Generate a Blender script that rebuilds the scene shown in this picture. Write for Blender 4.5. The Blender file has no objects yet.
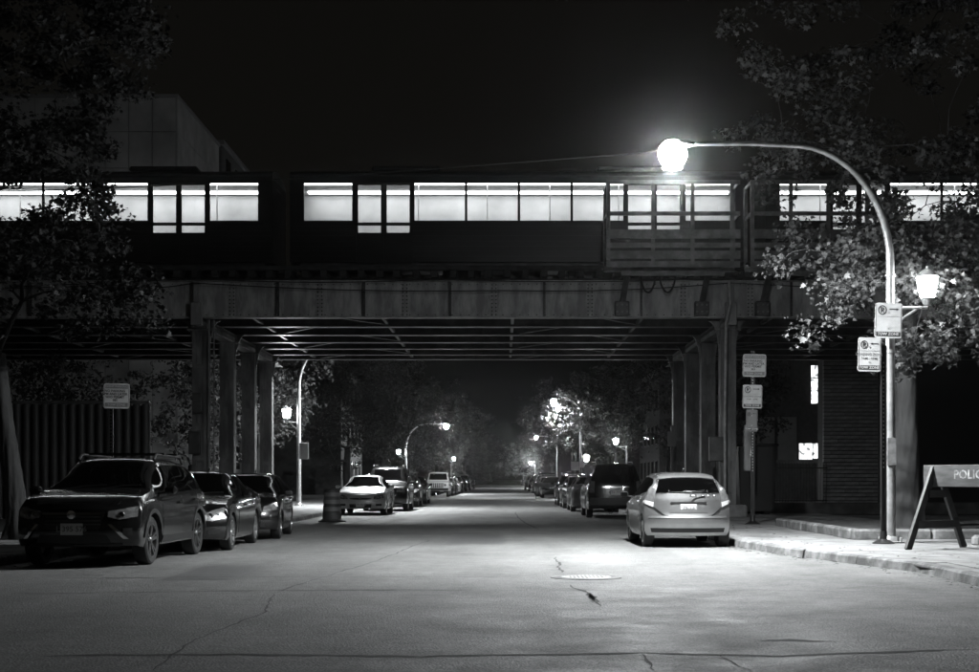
import bpy, bmesh, math, random
import numpy as np
from mathutils import Vector, Matrix
from mathutils.bvhtree import BVHTree

random.seed(7)
rng = np.random.default_rng(11)
scene = bpy.context.scene
COL = scene.collection
R = math.radians
PI = math.pi

# ------------------------------------------------------------------ camera
F, VX, VY, HC = 1400.0, 503.0, 479.0, 1.3          # focal length in px (979 wide), vanishing point, eye height
cam_d = bpy.data.cameras.new('camera')
cam = bpy.data.objects.new('camera', cam_d); COL.objects.link(cam)
cam.location = (0, 0, HC); cam.rotation_euler = (R(90), 0, 0)
cam_d.sensor_width = 36; cam_d.lens = F / 979 * 36
cam_d.shift_x = (489.5 - VX) / 979; cam_d.shift_y = (VY - 336) / 979
cam_d.clip_start = 0.1; cam_d.clip_end = 3000
scene.camera = cam
scene.render.resolution_x = 1024; scene.render.resolution_y = 703
scene.render.engine = 'CYCLES'
scene.view_settings.view_transform = 'Standard'; scene.view_settings.look = 'None'
scene.view_settings.exposure = 0.0; scene.view_settings.gamma = 1.0
scene.cycles.sample_clamp_indirect = 4.0
scene.cycles.max_bounces = 5; scene.cycles.diffuse_bounces = 3; scene.cycles.glossy_bounces = 2; scene.cycles.transmission_bounces = 2; scene.cycles.volume_bounces = 0
scene.cycles.caustics_reflective = False; scene.cycles.caustics_refractive = False; scene.cycles.light_sampling_threshold = 0.02

# ------------------------------------------------------------------ night sky
world = bpy.data.worlds.new('World'); scene.world = world; world.use_nodes = True
wn = world.node_tree.nodes; wl = world.node_tree.links
bg = wn['Background']
sky = wn.new('ShaderNodeTexSky'); sky.sky_type = 'NISHITA'; sky.sun_disc = False
sky.sun_elevation = R(-2); sky.sun_rotation = R(200)
bw = wn.new('ShaderNodeRGBToBW'); wl.new(sky.outputs[0], bw.inputs[0])
tint = wn.new('ShaderNodeMix'); tint.data_type = 'RGBA'; tint.blend_type = 'MULTIPLY'; tint.inputs[0].default_value = 1
wl.new(bw.outputs[0], tint.inputs[6]); tint.inputs[7].default_value = (1.0, 0.95, 0.82, 1)
wl.new(tint.outputs[2], bg.inputs[0]); bg.inputs[1].default_value = 0.025

LAMP_MAIN = 15500.0      # radiance of the cobra-head lens, facing down
LAMP_SIDE = 260.0       # radiance of the globe added round it to imitate glare
LAMP_ACORN = 190.0       # radiance of the frosted pedestrian globes
LAMP_TINT = (0.95, 0.985, 1.0)

def at(px, py, d):
    return Vector(((px - VX) / F * d, d, HC - (py - VY) / F * d))

# ------------------------------------------------------------------ materials
MATS = {}
def mat(name, base, rough=0.6, metal=0.0, var=0.0, vscale=3.0, bump=0.0, bscale=40.0, coat=0.0, stretch=None,
        emit=None, dirt=0.0, dscale=0.6, tint=(1, 1, 1), spec=0.5):
    if name in MATS: return MATS[name]
    m = bpy.data.materials.new(name); m.use_nodes = True
    nt = m.node_tree; N = nt.nodes; L = nt.links
    p = N['Principled BSDF']
    p.inputs['Roughness'].default_value = rough; p.inputs['Metallic'].default_value = metal
    p.inputs['Coat Weight'].default_value = coat; p.inputs['Coat Roughness'].default_value = 0.05
    p.inputs['Specular IOR Level'].default_value = spec
    c = (base * tint[0], base * tint[1], base * tint[2], 1)
    p.inputs['Base Color'].default_value = c
    tc = N.new('ShaderNodeTexCoord'); mp = N.new('ShaderNodeMapping'); L.new(tc.outputs['Object'], mp.inputs[0])
    if stretch: mp.inputs['Scale'].default_value = stretch
    if var > 0 or dirt > 0:
        n1 = N.new('ShaderNodeTexNoise'); n1.inputs['Scale'].default_value = vscale; n1.inputs['Detail'].default_value = 6
        L.new(mp.outputs[0], n1.inputs[0])
        mr = N.new('ShaderNodeMapRange'); mr.inputs[1].default_value = 0.3; mr.inputs[2].default_value = 0.7
        mr.inputs[3].default_value = 1 - var; mr.inputs[4].default_value = 1 + var
        L.new(n1.outputs[0], mr.inputs[0])
        n2 = N.new('ShaderNodeTexNoise'); n2.inputs['Scale'].default_value = dscale; n2.inputs['Detail'].default_value = 8
        n2.inputs['Roughness'].default_value = 0.65
        L.new(mp.outputs[0], n2.inputs[0])
        m2 = N.new('ShaderNodeMapRange'); m2.inputs[1].default_value = 0.42; m2.inputs[2].default_value = 0.62
        m2.inputs[3].default_value = 1 - dirt; m2.inputs[4].default_value = 1
        L.new(n2.outputs[0], m2.inputs[0])
        mu = N.new('ShaderNodeMath'); mu.operation = 'MULTIPLY'; L.new(mr.outputs[0], mu.inputs[0]); L.new(m2.outputs[0], mu.inputs[1])
        vm = N.new('ShaderNodeVectorMath'); vm.operation = 'SCALE'; vm.inputs[0].default_value = c[:3]
        L.new(mu.outputs[0], vm.inputs['Scale']); L.new(vm.outputs[0], p.inputs['Base Color'])
        rr = N.new('ShaderNodeMapRange'); rr.inputs[3].default_value = max(0.02, rough - 0.12 * var * 4); rr.inputs[4].default_value = min(1, rough + 0.12 * var * 4)
        L.new(n2.outputs[0], rr.inputs[0]); L.new(rr.outputs[0], p.inputs['Roughness'])
    if bump > 0:
        n3 = N.new('ShaderNodeTexNoise'); n3.inputs['Scale'].default_value = bscale; n3.inputs['Detail'].default_value = 4
        L.new(mp.outputs[0], n3.inputs[0])
        b = N.new('ShaderNodeBump'); b.inputs['Strength'].default_value = bump; b.inputs['Distance'].default_value = 0.02
        L.new(n3.outputs[0], b.inputs['Height']); L.new(b.outputs[0], p.inputs['Normal'])
    if emit:
        p.inputs['Emission Color'].default_value = (*LAMP_TINT, 1); p.inputs['Emission Strength'].default_value = emit
    MATS[name] = m
    return m

def glass_mat(name, tintv, rough=0.02, through=0.8):
    if name in MATS: return MATS[name]
    m = bpy.data.materials.new(name); m.use_nodes = True
    N = m.node_tree.nodes; L = m.node_tree.links
    N.remove(N['Principled BSDF'])
    tr = N.new('ShaderNodeBsdfTransparent'); tr.inputs[0].default_value = (tintv, tintv, tintv, 1)
    gl = N.new('ShaderNodeBsdfGlossy'); gl.inputs['Roughness'].default_value = rough
    fr = N.new('ShaderNodeFresnel'); fr.inputs[0].default_value = 1.5
    mx = N.new('ShaderNodeMixShader'); L.new(fr.outputs[0], mx.inputs[0]); L.new(tr.outputs[0], mx.inputs[1]); L.new(gl.outputs[0], mx.inputs[2])
    L.new(mx.outputs[0], N['Material Output'].inputs[0])
    MATS[name] = m
    return m

def asphalt_mat():
    m = bpy.data.materials.new('asphalt'); m.use_nodes = True
    N = m.node_tree.nodes; L = m.node_tree.links; p = N['Principled BSDF']
    tc = N.new('ShaderNodeTexCoord')
    def noise(sc, det, rough=0.6, stretch=None):
        n = N.new('ShaderNodeTexNoise'); n.inputs['Scale'].default_value = sc; n.inputs['Detail'].default_value = det
        n.inputs['Roughness'].default_value = rough
        if stretch:
            mp = N.new('ShaderNodeMapping'); mp.inputs['Scale'].default_value = stretch
            L.new(tc.outputs['Object'], mp.inputs[0]); L.new(mp.outputs[0], n.inputs[0])
        else: L.new(tc.outputs['Object'], n.inputs[0])
        return n
    def rng_(src, a, b, c, d):
        r = N.new('ShaderNodeMapRange'); r.inputs[1].default_value = a; r.inputs[2].default_value = b
        r.inputs[3].default_value = c; r.inputs[4].default_value = d; L.new(src, r.inputs[0]); return r.outputs[0]
    def mul(a, b):
        x = N.new('ShaderNodeMath'); x.operation = 'MULTIPLY'; L.new(a, x.inputs[0]); L.new(b, x.inputs[1]); return x.outputs[0]
    big = rng_(noise(0.35, 5).outputs[0], 0.3, 0.7, 0.78, 1.2)
    streak = rng_(noise(1.0, 5, 0.6, (0.9, 0.14, 1)).outputs[0], 0.3, 0.7, 0.74, 1.22)     # wear along the wheel paths
    mid = rng_(noise(5, 6, 0.7).outputs[0], 0.3, 0.7, 0.78, 1.2)
    vo = N.new('ShaderNodeTexVoronoi'); vo.inputs['Scale'].default_value = 48; L.new(tc.outputs['Object'], vo.inputs['Vector'])
    sp = rng_(vo.outputs['Distance'], 0.0, 0.8, 0.55, 1.4)
    grit = rng_(noise(130, 2).outputs[0], 0.3, 0.7, 0.6, 1.4)
    fac = mul(mul(mul(big, streak), mul(mid, sp)), grit)
    vm = N.new('ShaderNodeVectorMath'); vm.operation = 'SCALE'; vm.inputs[0].default_value = (0.115, 0.115, 0.113)
    L.new(fac, vm.inputs['Scale']); L.new(vm.outputs[0], p.inputs['Base Color'])
    L.new(rng_(noise(1.3, 5).outputs[0], 0.3, 0.7, 0.62, 0.85), p.inputs['Roughness']); p.inputs['Specular IOR Level'].default_value = 0.35
    b = N.new('ShaderNodeBump'); b.inputs['Strength'].default_value = 0.55; b.inputs['Distance'].default_value = 0.012
    ad = N.new('ShaderNodeMath'); ad.operation = 'ADD'; L.new(vo.outputs['Distance'], ad.inputs[0]); L.new(noise(18, 5, 0.7).outputs[0], ad.inputs[1])
    L.new(ad.outputs[0], b.inputs['Height']); L.new(b.outputs[0], p.inputs['Normal'])
    return m

ASPHALT = asphalt_mat()
CONCRETE = mat('concrete', 0.22, 0.85, var=0.22, vscale=2.2, bump=0.35, bscale=60, dirt=0.35, dscale=1.4)
KERB = mat('kerb concrete', 0.20, 0.85, var=0.25, vscale=4, bump=0.5, bscale=45, dirt=0.55, dscale=2.0)
SOIL = mat('soil', 0.07, 0.95, var=0.4, vscale=6, bump=0.9, bscale=25)
CRACK = mat('crack tar', 0.016, 0.9, var=0.2)
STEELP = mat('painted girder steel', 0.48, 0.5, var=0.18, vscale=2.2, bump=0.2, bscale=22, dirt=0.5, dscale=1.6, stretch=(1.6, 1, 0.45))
STEELF = mat('platform steel', 0.22, 0.5, var=0.2, vscale=4, dirt=0.4, dscale=2)
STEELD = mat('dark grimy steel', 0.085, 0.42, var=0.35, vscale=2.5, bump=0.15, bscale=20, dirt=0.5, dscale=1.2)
STEELC = mat('column steel', 0.20, 0.5, var=0.3, vscale=2.0, bump=0.25, bscale=14, dirt=0.6, dscale=1.6, stretch=(1, 1, 0.35))
TIMBER = mat('tarred timber', 0.035, 0.85, var=0.4, vscale=5)
RAIL = mat('rail steel', 0.12, 0.35, 0.8)
CABLE = mat('cable rubber', 0.012, 0.6)
GALV = mat('galvanised steel', 0.5, 0.36, 0.6, var=0.15, vscale=6, bump=0.05, bscale=30, dirt=0.2, dscale=3)
BLACKM = mat('black painted metal', 0.014, 0.4, 0.1, var=0.2, coat=0.2)
SIGNW = mat('sign white', 0.5, 0.45, var=0.06, vscale=8, dirt=0.12, dscale=5)
SIGNK = mat('sign black print', 0.03, 0.5)
SIGNG = mat('sign grey print', 0.16, 0.5)
BARK = mat('bark', 0.04, 0.9, var=0.45, vscale=5, bump=1.0, bscale=9, stretch=(1, 1, 0.3))
LEAF = mat('leaf', 0.06, 0.6, var=0.45, vscale=1.1)
LEAF2 = mat('leaf pale', 0.05, 0.55, var=0.4, vscale=2.0)
LEAFD = mat('leaf dark', 0.03, 0.65, var=0.45, vscale=0.9)
TYRE = mat('tyre rubber', 0.014, 0.8, var=0.2)
RIM = mat('alloy rim', 0.6, 0.28, 0.9, dirt=0.2, dscale=6)
RIMD = mat('dark alloy rim', 0.2, 0.35, 0.9, dirt=0.3, dscale=6)
CARGLASS = mat('car glass', 0.0008, 0.03, 0.0, coat=0.4)
PLASTIC = mat('black plastic trim', 0.012, 0.55, bump=0.1, bscale=80)
CHROME = mat('chrome', 0.7, 0.12, 1.0)
LAMPCLR = mat('headlamp lens', 0.5, 0.12, 0.75, coat=1.0, var=0.4, vscale=14)
LAMPRED = mat('tail lamp lens', 0.11, 0.12, 0.2, coat=1.0, var=0.3, vscale=20)
LAMPWHT = mat('reversing lamp lens', 0.6, 0.1, 0.2, coat=1.0)
PLATE = mat('licence plate', 0.5, 0.45, var=0.1)
P_DARK = mat('dark grey paint', 0.016, 0.26, 0.6, coat=1.0, dirt=0.25, dscale=3, var=0.05)
P_BLACK = mat('black paint', 0.005, 0.24, 0.2, coat=1.0, dirt=0.2, dscale=3, var=0.05)
P_GREY = mat('mid grey paint', 0.06, 0.32, 0.55, coat=1.0, dirt=0.2, dscale=3, var=0.05)
P_PALE = mat('pale silver paint', 0.48, 0.4, 0.25, coat=1.0, dirt=0.1, dscale=3, var=0.04)
P_SILVER = mat('silver paint', 0.40, 0.38, 0.95, coat=1.0, dirt=0.1, dscale=3, var=0.04)
P_WHITE = mat('white paint car', 0.62, 0.4, 0.0, coat=0.8, dirt=0.1, dscale=3, var=0.04)
STAINLESS = mat('stainless train skin', 0.06, 0.36, 0.7, var=0.15, vscale=2, stretch=(0.15, 1, 1), dirt=0.2)
TRAINROOF = mat('train roof', 0.06, 0.6, var=0.2)
TRAININ = mat('train interior', 0.62, 0.6, var=0.25, vscale=0.8)
SEAT = mat('train seat', 0.12, 0.7)
TRAINLT = mat('train ceiling light', 0.8, 0.5, emit=11.0)
PANE = glass_mat('train window glass', 0.92)
PANEB = glass_mat('building window glass', 0.85)

# ------------------------------------------------------------------ mesh helpers
def tag(o, label=None, cat=None, group=None, kind=None):
    if label: o['label'] = label
    if cat: o['category'] = cat
    if group: o['group'] = group
    if kind: o['kind'] = kind
    return o

def empty(name, loc=(0, 0, 0), rz=0.0):
    o = bpy.data.objects.new(name, None); COL.objects.link(o)
    o.location = loc; o.rotation_euler = (0, 0, rz); o.empty_display_size = 0.2
    return o

def rootloc(o):
    v = Vector((0, 0, 0))
    while o is not None:
        v += o.location; o = o.parent
    return v

def link(name, me, m=None, parent=None, loc=(0, 0, 0), rot=(0, 0, 0)):
    o = bpy.data.objects.new(name, me); COL.objects.link(o)
    if m is not None and len(me.materials) == 0: me.materials.append(m)
    o.parent = parent; o.location = loc; o.rotation_euler = rot
    return o

class MB:
    def __init__(s): s.v = []; s.f = []
    def add(s, verts, faces):
        k = len(s.v); s.v += [tuple(v) for v in verts]; s.f += [tuple(i + k for i in f) for f in faces]; return s
    def box(s, x0, x1, y0, y1, z0, z1):
        return s.add([(x0, y0, z0), (x1, y0, z0), (x1, y1, z0), (x0, y1, z0), (x0, y0, z1), (x1, y0, z1), (x1, y1, z1), (x0, y1, z1)],
                     [(0, 3, 2, 1), (4, 5, 6, 7), (0, 1, 5, 4), (1, 2, 6, 5), (2, 3, 7, 6), (3, 0, 4, 7)])
    def bev(s, x0, x1, y0, y1, z0, z1, b=0.02):
        # box with chamfered edges
        xs = (x0, x1); ys = (y0, y1); zs = (z0, z1)
        bm = bmesh.new(); bmesh.ops.create_cube(bm, size=1)
        for v in bm.verts: v.co = (xs[v.co.x > 0], ys[v.co.y > 0], zs[v.co.z > 0])
        bmesh.ops.bevel(bm, geom=bm.edges[:], offset=b, segments=1, affect='EDGES')
        bm.verts.index_update()
        s.add([v.co[:] for v in bm.verts], [[v.index for v in f.verts] for f in bm.faces]); bm.free(); return s
    def bar(s, p0, p1, w, h=None, up=(0, 0, 1)):
        h = h or w; p0 = Vector(p0); p1 = Vector(p1); d = (p1 - p0).normalized(); u = Vector(up)
        if abs(d.dot(u)) > 0.98: u = Vector((0, 1, 0))
        a = d.cross(u).normalized() * w / 2; b = a.cross(d).normalized() * h / 2
        vs = [p + q for p in (p0, p1) for q in (-a - b, a - b, a + b, -a + b)]
        return s.add(vs, [(0, 3, 2, 1), (4, 5, 6, 7), (0, 1, 5, 4), (1, 2, 6, 5), (2, 3, 7, 6), (3, 0, 4, 7)])
    def tube(s, pts, rad, n=10, cap=True):
        pts = [Vector(p) for p in pts]
        if not hasattr(rad, '__len__'): rad = [rad] * len(pts)
        vs = []; ref = None
        for i, p in enumerate(pts):
            d = (pts[min(i + 1, len(pts) - 1)] - pts[max(i - 1, 0)]).normalized()
            if ref is None: ref = Vector((1, 0, 0)) if abs(d.x) < 0.9 else Vector((0, 1, 0))
            a = (ref - d * ref.dot(d)).normalized(); b = d.cross(a); ref = a
            for k in range(n):
                t = 2 * PI * k / n; vs.append(p + (a * math.cos(t) + b * math.sin(t)) * rad[i])
        fs = [(i * n + k, i * n + (k + 1) % n, (i + 1) * n + (k + 1) % n, (i + 1) * n + k) for i in range(len(pts) - 1) for k in range(n)]
        if cap: fs += [tuple(range(n - 1, -1, -1)), tuple((len(pts) - 1) * n + k for k in range(n))]
        return s.add(vs, fs)
    def lathe(s, prof, c=(0, 0, 0), n=20, axis='Z'):
        vs = []
        for r, z in prof:
            for k in range(n):
                t = 2 * PI * k / n; x, y = r * math.cos(t), r * math.sin(t)
                q = (x, y, z) if axis == 'Z' else ((x, z, y) if axis == 'Y' else (z, x, y))
                vs.append((c[0] + q[0], c[1] + q[1], c[2] + q[2]))
        m = len(prof)
        fs = [(i * n + k, i * n + (k + 1) % n, (i + 1) * n + (k + 1) % n, (i + 1) * n + k) for i in range(m - 1) for k in range(n)]
        fs += [tuple(range(n - 1, -1, -1)), tuple((m - 1) * n + k for k in range(n))]
        return s.add(vs, fs)
    def prism(s, poly, z0, z1, plane='XY', off=0):
        # poly in a plane, extruded along the third axis
        n = len(poly)
        def q(a, b, c): return (a, b, c) if plane == 'XY' else ((a, c, b) if plane == 'XZ' else (c, a, b))
        vs = [q(a, b, z0) for a, b in poly] + [q(a, b, z1) for a, b in poly]
        fs = [tuple(range(n - 1, -1, -1)), tuple(range(n, 2 * n))] + [(i, (i + 1) % n, n + (i + 1) % n, n + i) for i in range(n)]
        return s.add(vs, fs)
    def mesh(s, name, off=(0, 0, 0), smooth=False, angle=40, fix=True):
        me = bpy.data.meshes.new(name)
        vs = [(v[0] - off[0], v[1] - off[1], v[2] - off[2]) for v in s.v]
        me.from_pydata(vs, [], s.f); me.validate()
        if fix:
            bm = bmesh.new(); bm.from_mesh(me); bmesh.ops.recalc_face_normals(bm, faces=bm.faces[:]); bm.to_mesh(me); bm.free()
        if smooth:
            me.polygons.foreach_set('use_smooth', [True] * len(me.polygons)); me.set_sharp_from_angle(angle=R(angle))
        me.update(); return me
    def build(s, name, m, parent=None, smooth=False, angle=40, fix=True):
        off = rootloc(parent) if parent is not None else (0, 0, 0)
        return link(name, s.mesh(name, off, smooth, angle, fix), m, parent)
    def thing(s, name, m, base, smooth=False, angle=40):
        o = link(name, s.mesh(name, base, smooth, angle), m); o.location = base; return o

def text_mesh(body, size, bold=0.0):
    cu = bpy.data.curves.new('lettering', 'FONT'); cu.body = body; cu.size = size
    cu.align_x = 'CENTER'; cu.align_y = 'CENTER'; cu.offset = bold; cu.resolution_u = 2
    o = bpy.data.objects.new('lettering', cu); me = bpy.data.meshes.new_from_object(o)
    bpy.data.objects.remove(o); bpy.data.curves.remove(cu); me.name = 'lettering'
    return me

def rounded(w, h, r, n=4):
    pts = []
    for cx, cy, a0 in ((w / 2 - r, h / 2 - r, 0), (-w / 2 + r, h / 2 - r, 90), (-w / 2 + r, -h / 2 + r, 180), (w / 2 - r, -h / 2 + r, 270)):
        for k in range(n + 1):
            t = R(a0 + 90 * k / n); pts.append((cx + r * math.cos(t), cy + r * math.sin(t)))
    return pts

# ------------------------------------------------------------------ ground, road, kerbs, pavements
KR = [(-30, 6.6), (10, 5.95), (16.9, 5.73), (19.4, 5.78), (22, 5.2), (24.5, 4.72), (27, 4.45), (32, 4.45), (600, 4.45)]
KL = [(-30, -7.6), (10, -7.6), (22, -7.5), (25, -7.1), (29, -6.65), (42, -6.3), (600, -6.2)]
def kr(y): return float(np.interp(y, [a for a, b in KR], [b for a, b in KR]))
def kl(y): return float(np.interp(y, [a for a, b in KL], [b for a, b in KL]))

g = MB().add([(-700, -60, -0.03), (700, -60, -0.03), (700, 1500, -0.03), (-700, 1500, -0.03)], [(0, 1, 2, 3)]).build('ground', SOIL)
tag(g, 'dark bare ground around and beyond the street', 'ground', kind='structure')
ys = [-30, 0, 5, 10, 15, 20, 25, 30, 40, 60, 100, 200, 600]
vs = []; fs = []
for i, y in enumerate(ys):
    vs += [(-8.0, y, 0), (0, y, 0), (6.9, y, 0)]
    if i: a = (i - 1) * 3; fs += [(a, a + 1, a + 4, a + 3), (a + 1, a + 2, a + 5, a + 4)]
road = MB().add(vs, fs).build('road', ASPHALT)
tag(road, 'worn asphalt street running under the railway viaduct', 'road', kind='structure')

def crack(pts, w, name='crack', m=CRACK, jag=0.05, step=0.12, z=0.004):
    """a jagged ribbon of open joint along ground points"""
    P = []
    for (a, b), (c, d) in zip(pts[:-1], pts[1:]):
        n = max(2, int(math.hypot(c - a, d - b) / step))
        P += [(a + (c - a) * k / n, b + (d - b) * k / n) for k in range(n)]
    P.append(pts[-1]); mb = MB(); L_ = []; j = 0.0
    for i, (x, y) in enumerate(P):
        q = P[min(i + 1, len(P) - 1)]; o = P[max(i - 1, 0)]
        t = Vector((q[0] - o[0], q[1] - o[1])).normalized(); nn = Vector((-t.y, t.x))
        j = j * 0.8 + random.uniform(-jag, jag) * 0.5
        ww = 0.8 * w * random.uniform(0.35, 1.35) * min(1, 0.25 + i / 4, 0.25 + (len(P) - 1 - i) / 4)
        L_ += [(x + nn.x * (j + ww / 2), y + nn.y * (j + ww / 2), z), (x + nn.x * (j - ww / 2), y + nn.y * (j - ww / 2), z)]
    mb.add(L_, [(2 * i, 2 * i + 1, 2 * i + 3, 2 * i + 2) for i in range(len(P) - 1)])
    return mb.build(name, m, road, fix=False)
def gp(px, py):
    d = F * HC / (py - VY); return ((px - VX) / F * d, d)
crack([gp(-5, 594), gp(250, 591), gp(480, 590)], 0.07)
crack([gp(500, 591), gp(760, 590), gp(960, 594)], 0.035)
crack([gp(40, 656), gp(240, 655), gp(420, 657), gp(640, 653), gp(780, 656), gp(979, 650)], 0.085)
crack([gp(150, 671), gp(195, 640), gp(262, 612), gp(270, 594)], 0.026, step=0.2)
crack([gp(556, 557), gp(561, 568), gp(566, 573)], 0.05)
crack([gp(572, 585), gp(586, 592), gp(590, 597), gp(596, 603), gp(604, 606)], 0.07)
crack([gp(590, 594), gp(592, 601)], 0.13)
crack([gp(640, 654), gp(652, 671)], 0.035); crack([gp(720, 655), gp(745, 671)], 0.03)
crack([gp(760, 641), gp(790, 640), gp(838, 642)], 0.13, step=0.08)
crack([gp(80, 578), gp(300, 577), gp(520, 577)], 0.05)
crack([gp(540, 530), gp(520, 520), gp(515, 512)], 0.06, step=0.4)
crack([gp(270, 594), gp(380, 560), gp(430, 540)], 0.03, step=0.3)
crack([gp(350, 524), gp(372, 519), gp(400, 516)], 0.09, step=0.3)
crack([gp(700, 600), gp(850, 588), gp(930, 582)], 0.02, step=0.3)
crack([(-3.5, 33), (0, 33.2), (4.2, 33)], 0.06); crack([(-4, 40), (4.2, 40.3)], 0.07)
PAINT = mat('worn road paint', 0.3, 0.7, var=0.5, vscale=12, dirt=0.7, dscale=4)
for a, b in (((0, 583), (60, 580)), ((70, 580), (160, 577)), ((255, 557), (330, 556))):
    crack([gp(*a), gp(*b)], 0.09, name='painted_line', m=PAINT, jag=0.005, step=0.5)

PATCH = mat('asphalt patch', 0.092, 0.6, var=0.35, vscale=30, bump=0.5, bscale=70, dirt=0.3, dscale=3)
for (cx, cy, w, l, a) in ((-0.6, 30.5, 1.2, 5.0, 0.0), (-4.0, 19.5, 0.9, 3.0, 0.04)):
    pts = []
    for (u, v) in [(-1, -1), (-.3, -1), (.4, -1), (1, -1), (1, -.3), (1, .4), (1, 1), (.2, 1), (-.5, 1), (-1, 1), (-1, .3), (-1, -.4)]:
        x = u * w / 2 + random.uniform(-.04, .04); y = v * l / 2 + random.uniform(-.05, .05); pts.append((cx + x - a * y, cy + y + a * x, 0.0035))
    MB().add(pts, [tuple(range(12))]).build('asphalt_patch', PATCH, road, fix=False)
# manhole cover
mc = gp(586, 577.5)
mh = empty('manhole_cover', (mc[0], mc[1], 0.0))
tag(mh, 'polished round manhole cover in the asphalt beside a jagged crack', 'manhole')
MB().lathe([(0.34, 0.0), (0.47, 0.0), (0.47, 0.006), (0.34, 0.006)], (mc[0], mc[1], 0), 32).build('frame_ring', KERB, mh)
lidm = mat('polished iron lid', 0.42, 0.4, 0.2, var=0.2, vscale=10)
lid = MB().lathe([(0.332, 0.001), (0.332, 0.010), (0.31, 0.013), (0.0, 0.013)], (mc[0], mc[1], 0), 32).build('lid', lidm, mh)
rb = MB()
for i in range(-5, 6):
    for j in range(-5, 6):
        if i * i + j * j < 26: rb.box(mc[0] + i * .052 - .015, mc[0] + i * .052 + .015, mc[1] + j * .052 - .015, mc[1] + j * .052 + .015, 0.012, 0.018)
tag(rb.build('tread_studs', lidm, lid), kind='stuff')

def side(kf, sgn, name, label):
    base = empty('kerb_' + name); tag(base, label + ' kerb of concrete lengths with dark joints', 'kerb', kind='structure')
    yl = [-30, 4, 10, 13.2, 16.3, 19.4, 21.3, 23.2, 25.1, 27, 30, 33, 36, 39, 42, 45, 50, 55, 60, 68, 76, 90, 110, 150, 250, 600]
    for a, b in zip(yl[:-1], yl[1:]):
        n = 4; vs = []; fs = []
        dz = random.uniform(-0.006, 0.006); dx = random.uniform(-0.012, 0.012)
        for k in range(n + 1):
            y = a + 0.012 + (b - a - 0.024) * k / n; x = kf(y) + dx
            vs += [(x + sgn * 0.0, y, -0.01), (x + sgn * 0.02, y, 0.115 + dz), (x + sgn * 0.045, y, 0.14 + dz), (x + sgn * 0.19, y, 0.142 + dz), (x + sgn * 0.19, y, -0.01)]
        for k in range(n):
            for j in range(4): fs.append((k * 5 + j, k * 5 + j + 1, k * 5 + j + 6, k * 5 + j + 5))
        fs += [(0, 1, 2, 3, 4), tuple(n * 5 + j for j in (4, 3, 2, 1, 0))]
        MB().add(vs, fs).build('kerb_stone', KERB, base)
    pv = []; pf = []
    for i, y in enumerate(ys):
        pv += [(kf(y) + sgn * 0.1, y, 0.09), (sgn * 60, y, 0.09)]
        if i: pf.append((2 * i - 2, 2 * i - 1, 2 * i + 1, 2 * i))
    pave = MB().add(pv, pf).build('pavement_' + name, SOIL)
    tag(pave, label + ' pavement of concrete slabs', 'pavement', kind='structure')
    # concrete slabs, the near ones one by one, the far ones in long bays
    bays = [(y, y + 1.5) for y in np.arange(12, 48, 1.5)] + [(48, 60), (60, 80), (80, 120), (120, 250)]
    for a, b in bays:
        w = 1.5
        for c in range(4 if sgn > 0 else 3):
            g_ = 0.008
            xa0, xb0 = sgn * 4.7 + sgn * (c * w), sgn * 4.7 + sgn * (c * w + w)
            if sgn < 0: xa0 -= 1.8; xb0 -= 1.8
            pts = []
            for y in (a + g_, b - g_):
                lo = kf(y) + sgn * 0.2
                xa, xb = xa0, xb0
                if c == 0: xa = lo
                xa = max(xa, lo) if sgn > 0 else min(xa, lo)
                xb = max(xb, lo) if sgn > 0 else min(xb, lo)
                pts.append((xa + sgn * g_, xb - sgn * g_, y))
            if abs(pts[0][1] - pts[0][0]) < 0.1 and abs(pts[1][1] - pts[1][0]) < 0.1: continue
            dz = random.uniform(-0.006, 0.008)
            zt = 0.134 + dz; z2 = zt + random.uniform(-0.004, 0.004)
            q = [(pts[0][0], pts[0][2]), (pts[0][1], pts[0][2]), (pts[1][1], pts[1][2]), (pts[1][0], pts[1][2])]
            mb = MB().add([(x, y, 0.08) for x, y in q] + [(q[0][0], q[0][1], zt), (q[1][0], q[1][1], z2), (q[2][0], q[2][1], z2), (q[3][0], q[3][1], zt)],
                          [(0, 3, 2, 1), (4, 5, 6, 7), (0, 1, 5, 4), (1, 2, 6, 5), (2, 3, 7, 6), (3, 0, 4, 7)])
            mb.build('paving_slab', CONCRETE, pave)
    return base, pave
side(kr, 1, 'right', 'right hand')
side(kl, -1, 'left', 'left hand')

lt = []; lf = []
for _ in range(900):
    y = random.uniform(12, 42); on = random.random()
    if on < 0.5: x = kr(y) - abs(random.gauss(0, 0.18)) - 0.02; z = 0.006
    elif on < 0.75: x = kr(y) + 0.25 + abs(random.gauss(0, 0.8)); z = 0.152
    else: x = kl(y) + abs(random.gauss(0, 0.25)) + 0.02; z = 0.006
    a = random.uniform(0, 6.3); L_ = random.uniform(0.02, 0.06); ca_, sa_ = math.cos(a) * L_, math.sin(a) * L_
    k = len(lt); lt += [(x - ca_, y - sa_, z), (x - sa_ * .5, y + ca_ * .5, z + random.uniform(0, .015)), (x + ca_, y + sa_, z + 0.004), (x + sa_ * .5, y - ca_ * .5, z + random.uniform(0, .01))]; lf += [(k, k + 1, k + 2, k + 3)]
lo = MB().add(lt, lf).build('leaf_litter', mat('dry leaf', 0.05, 0.8, var=0.4, vscale=20), fix=False); tag(lo, 'dry leaves and grit along the gutters and pavement', 'leaves', kind='stuff')

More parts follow.
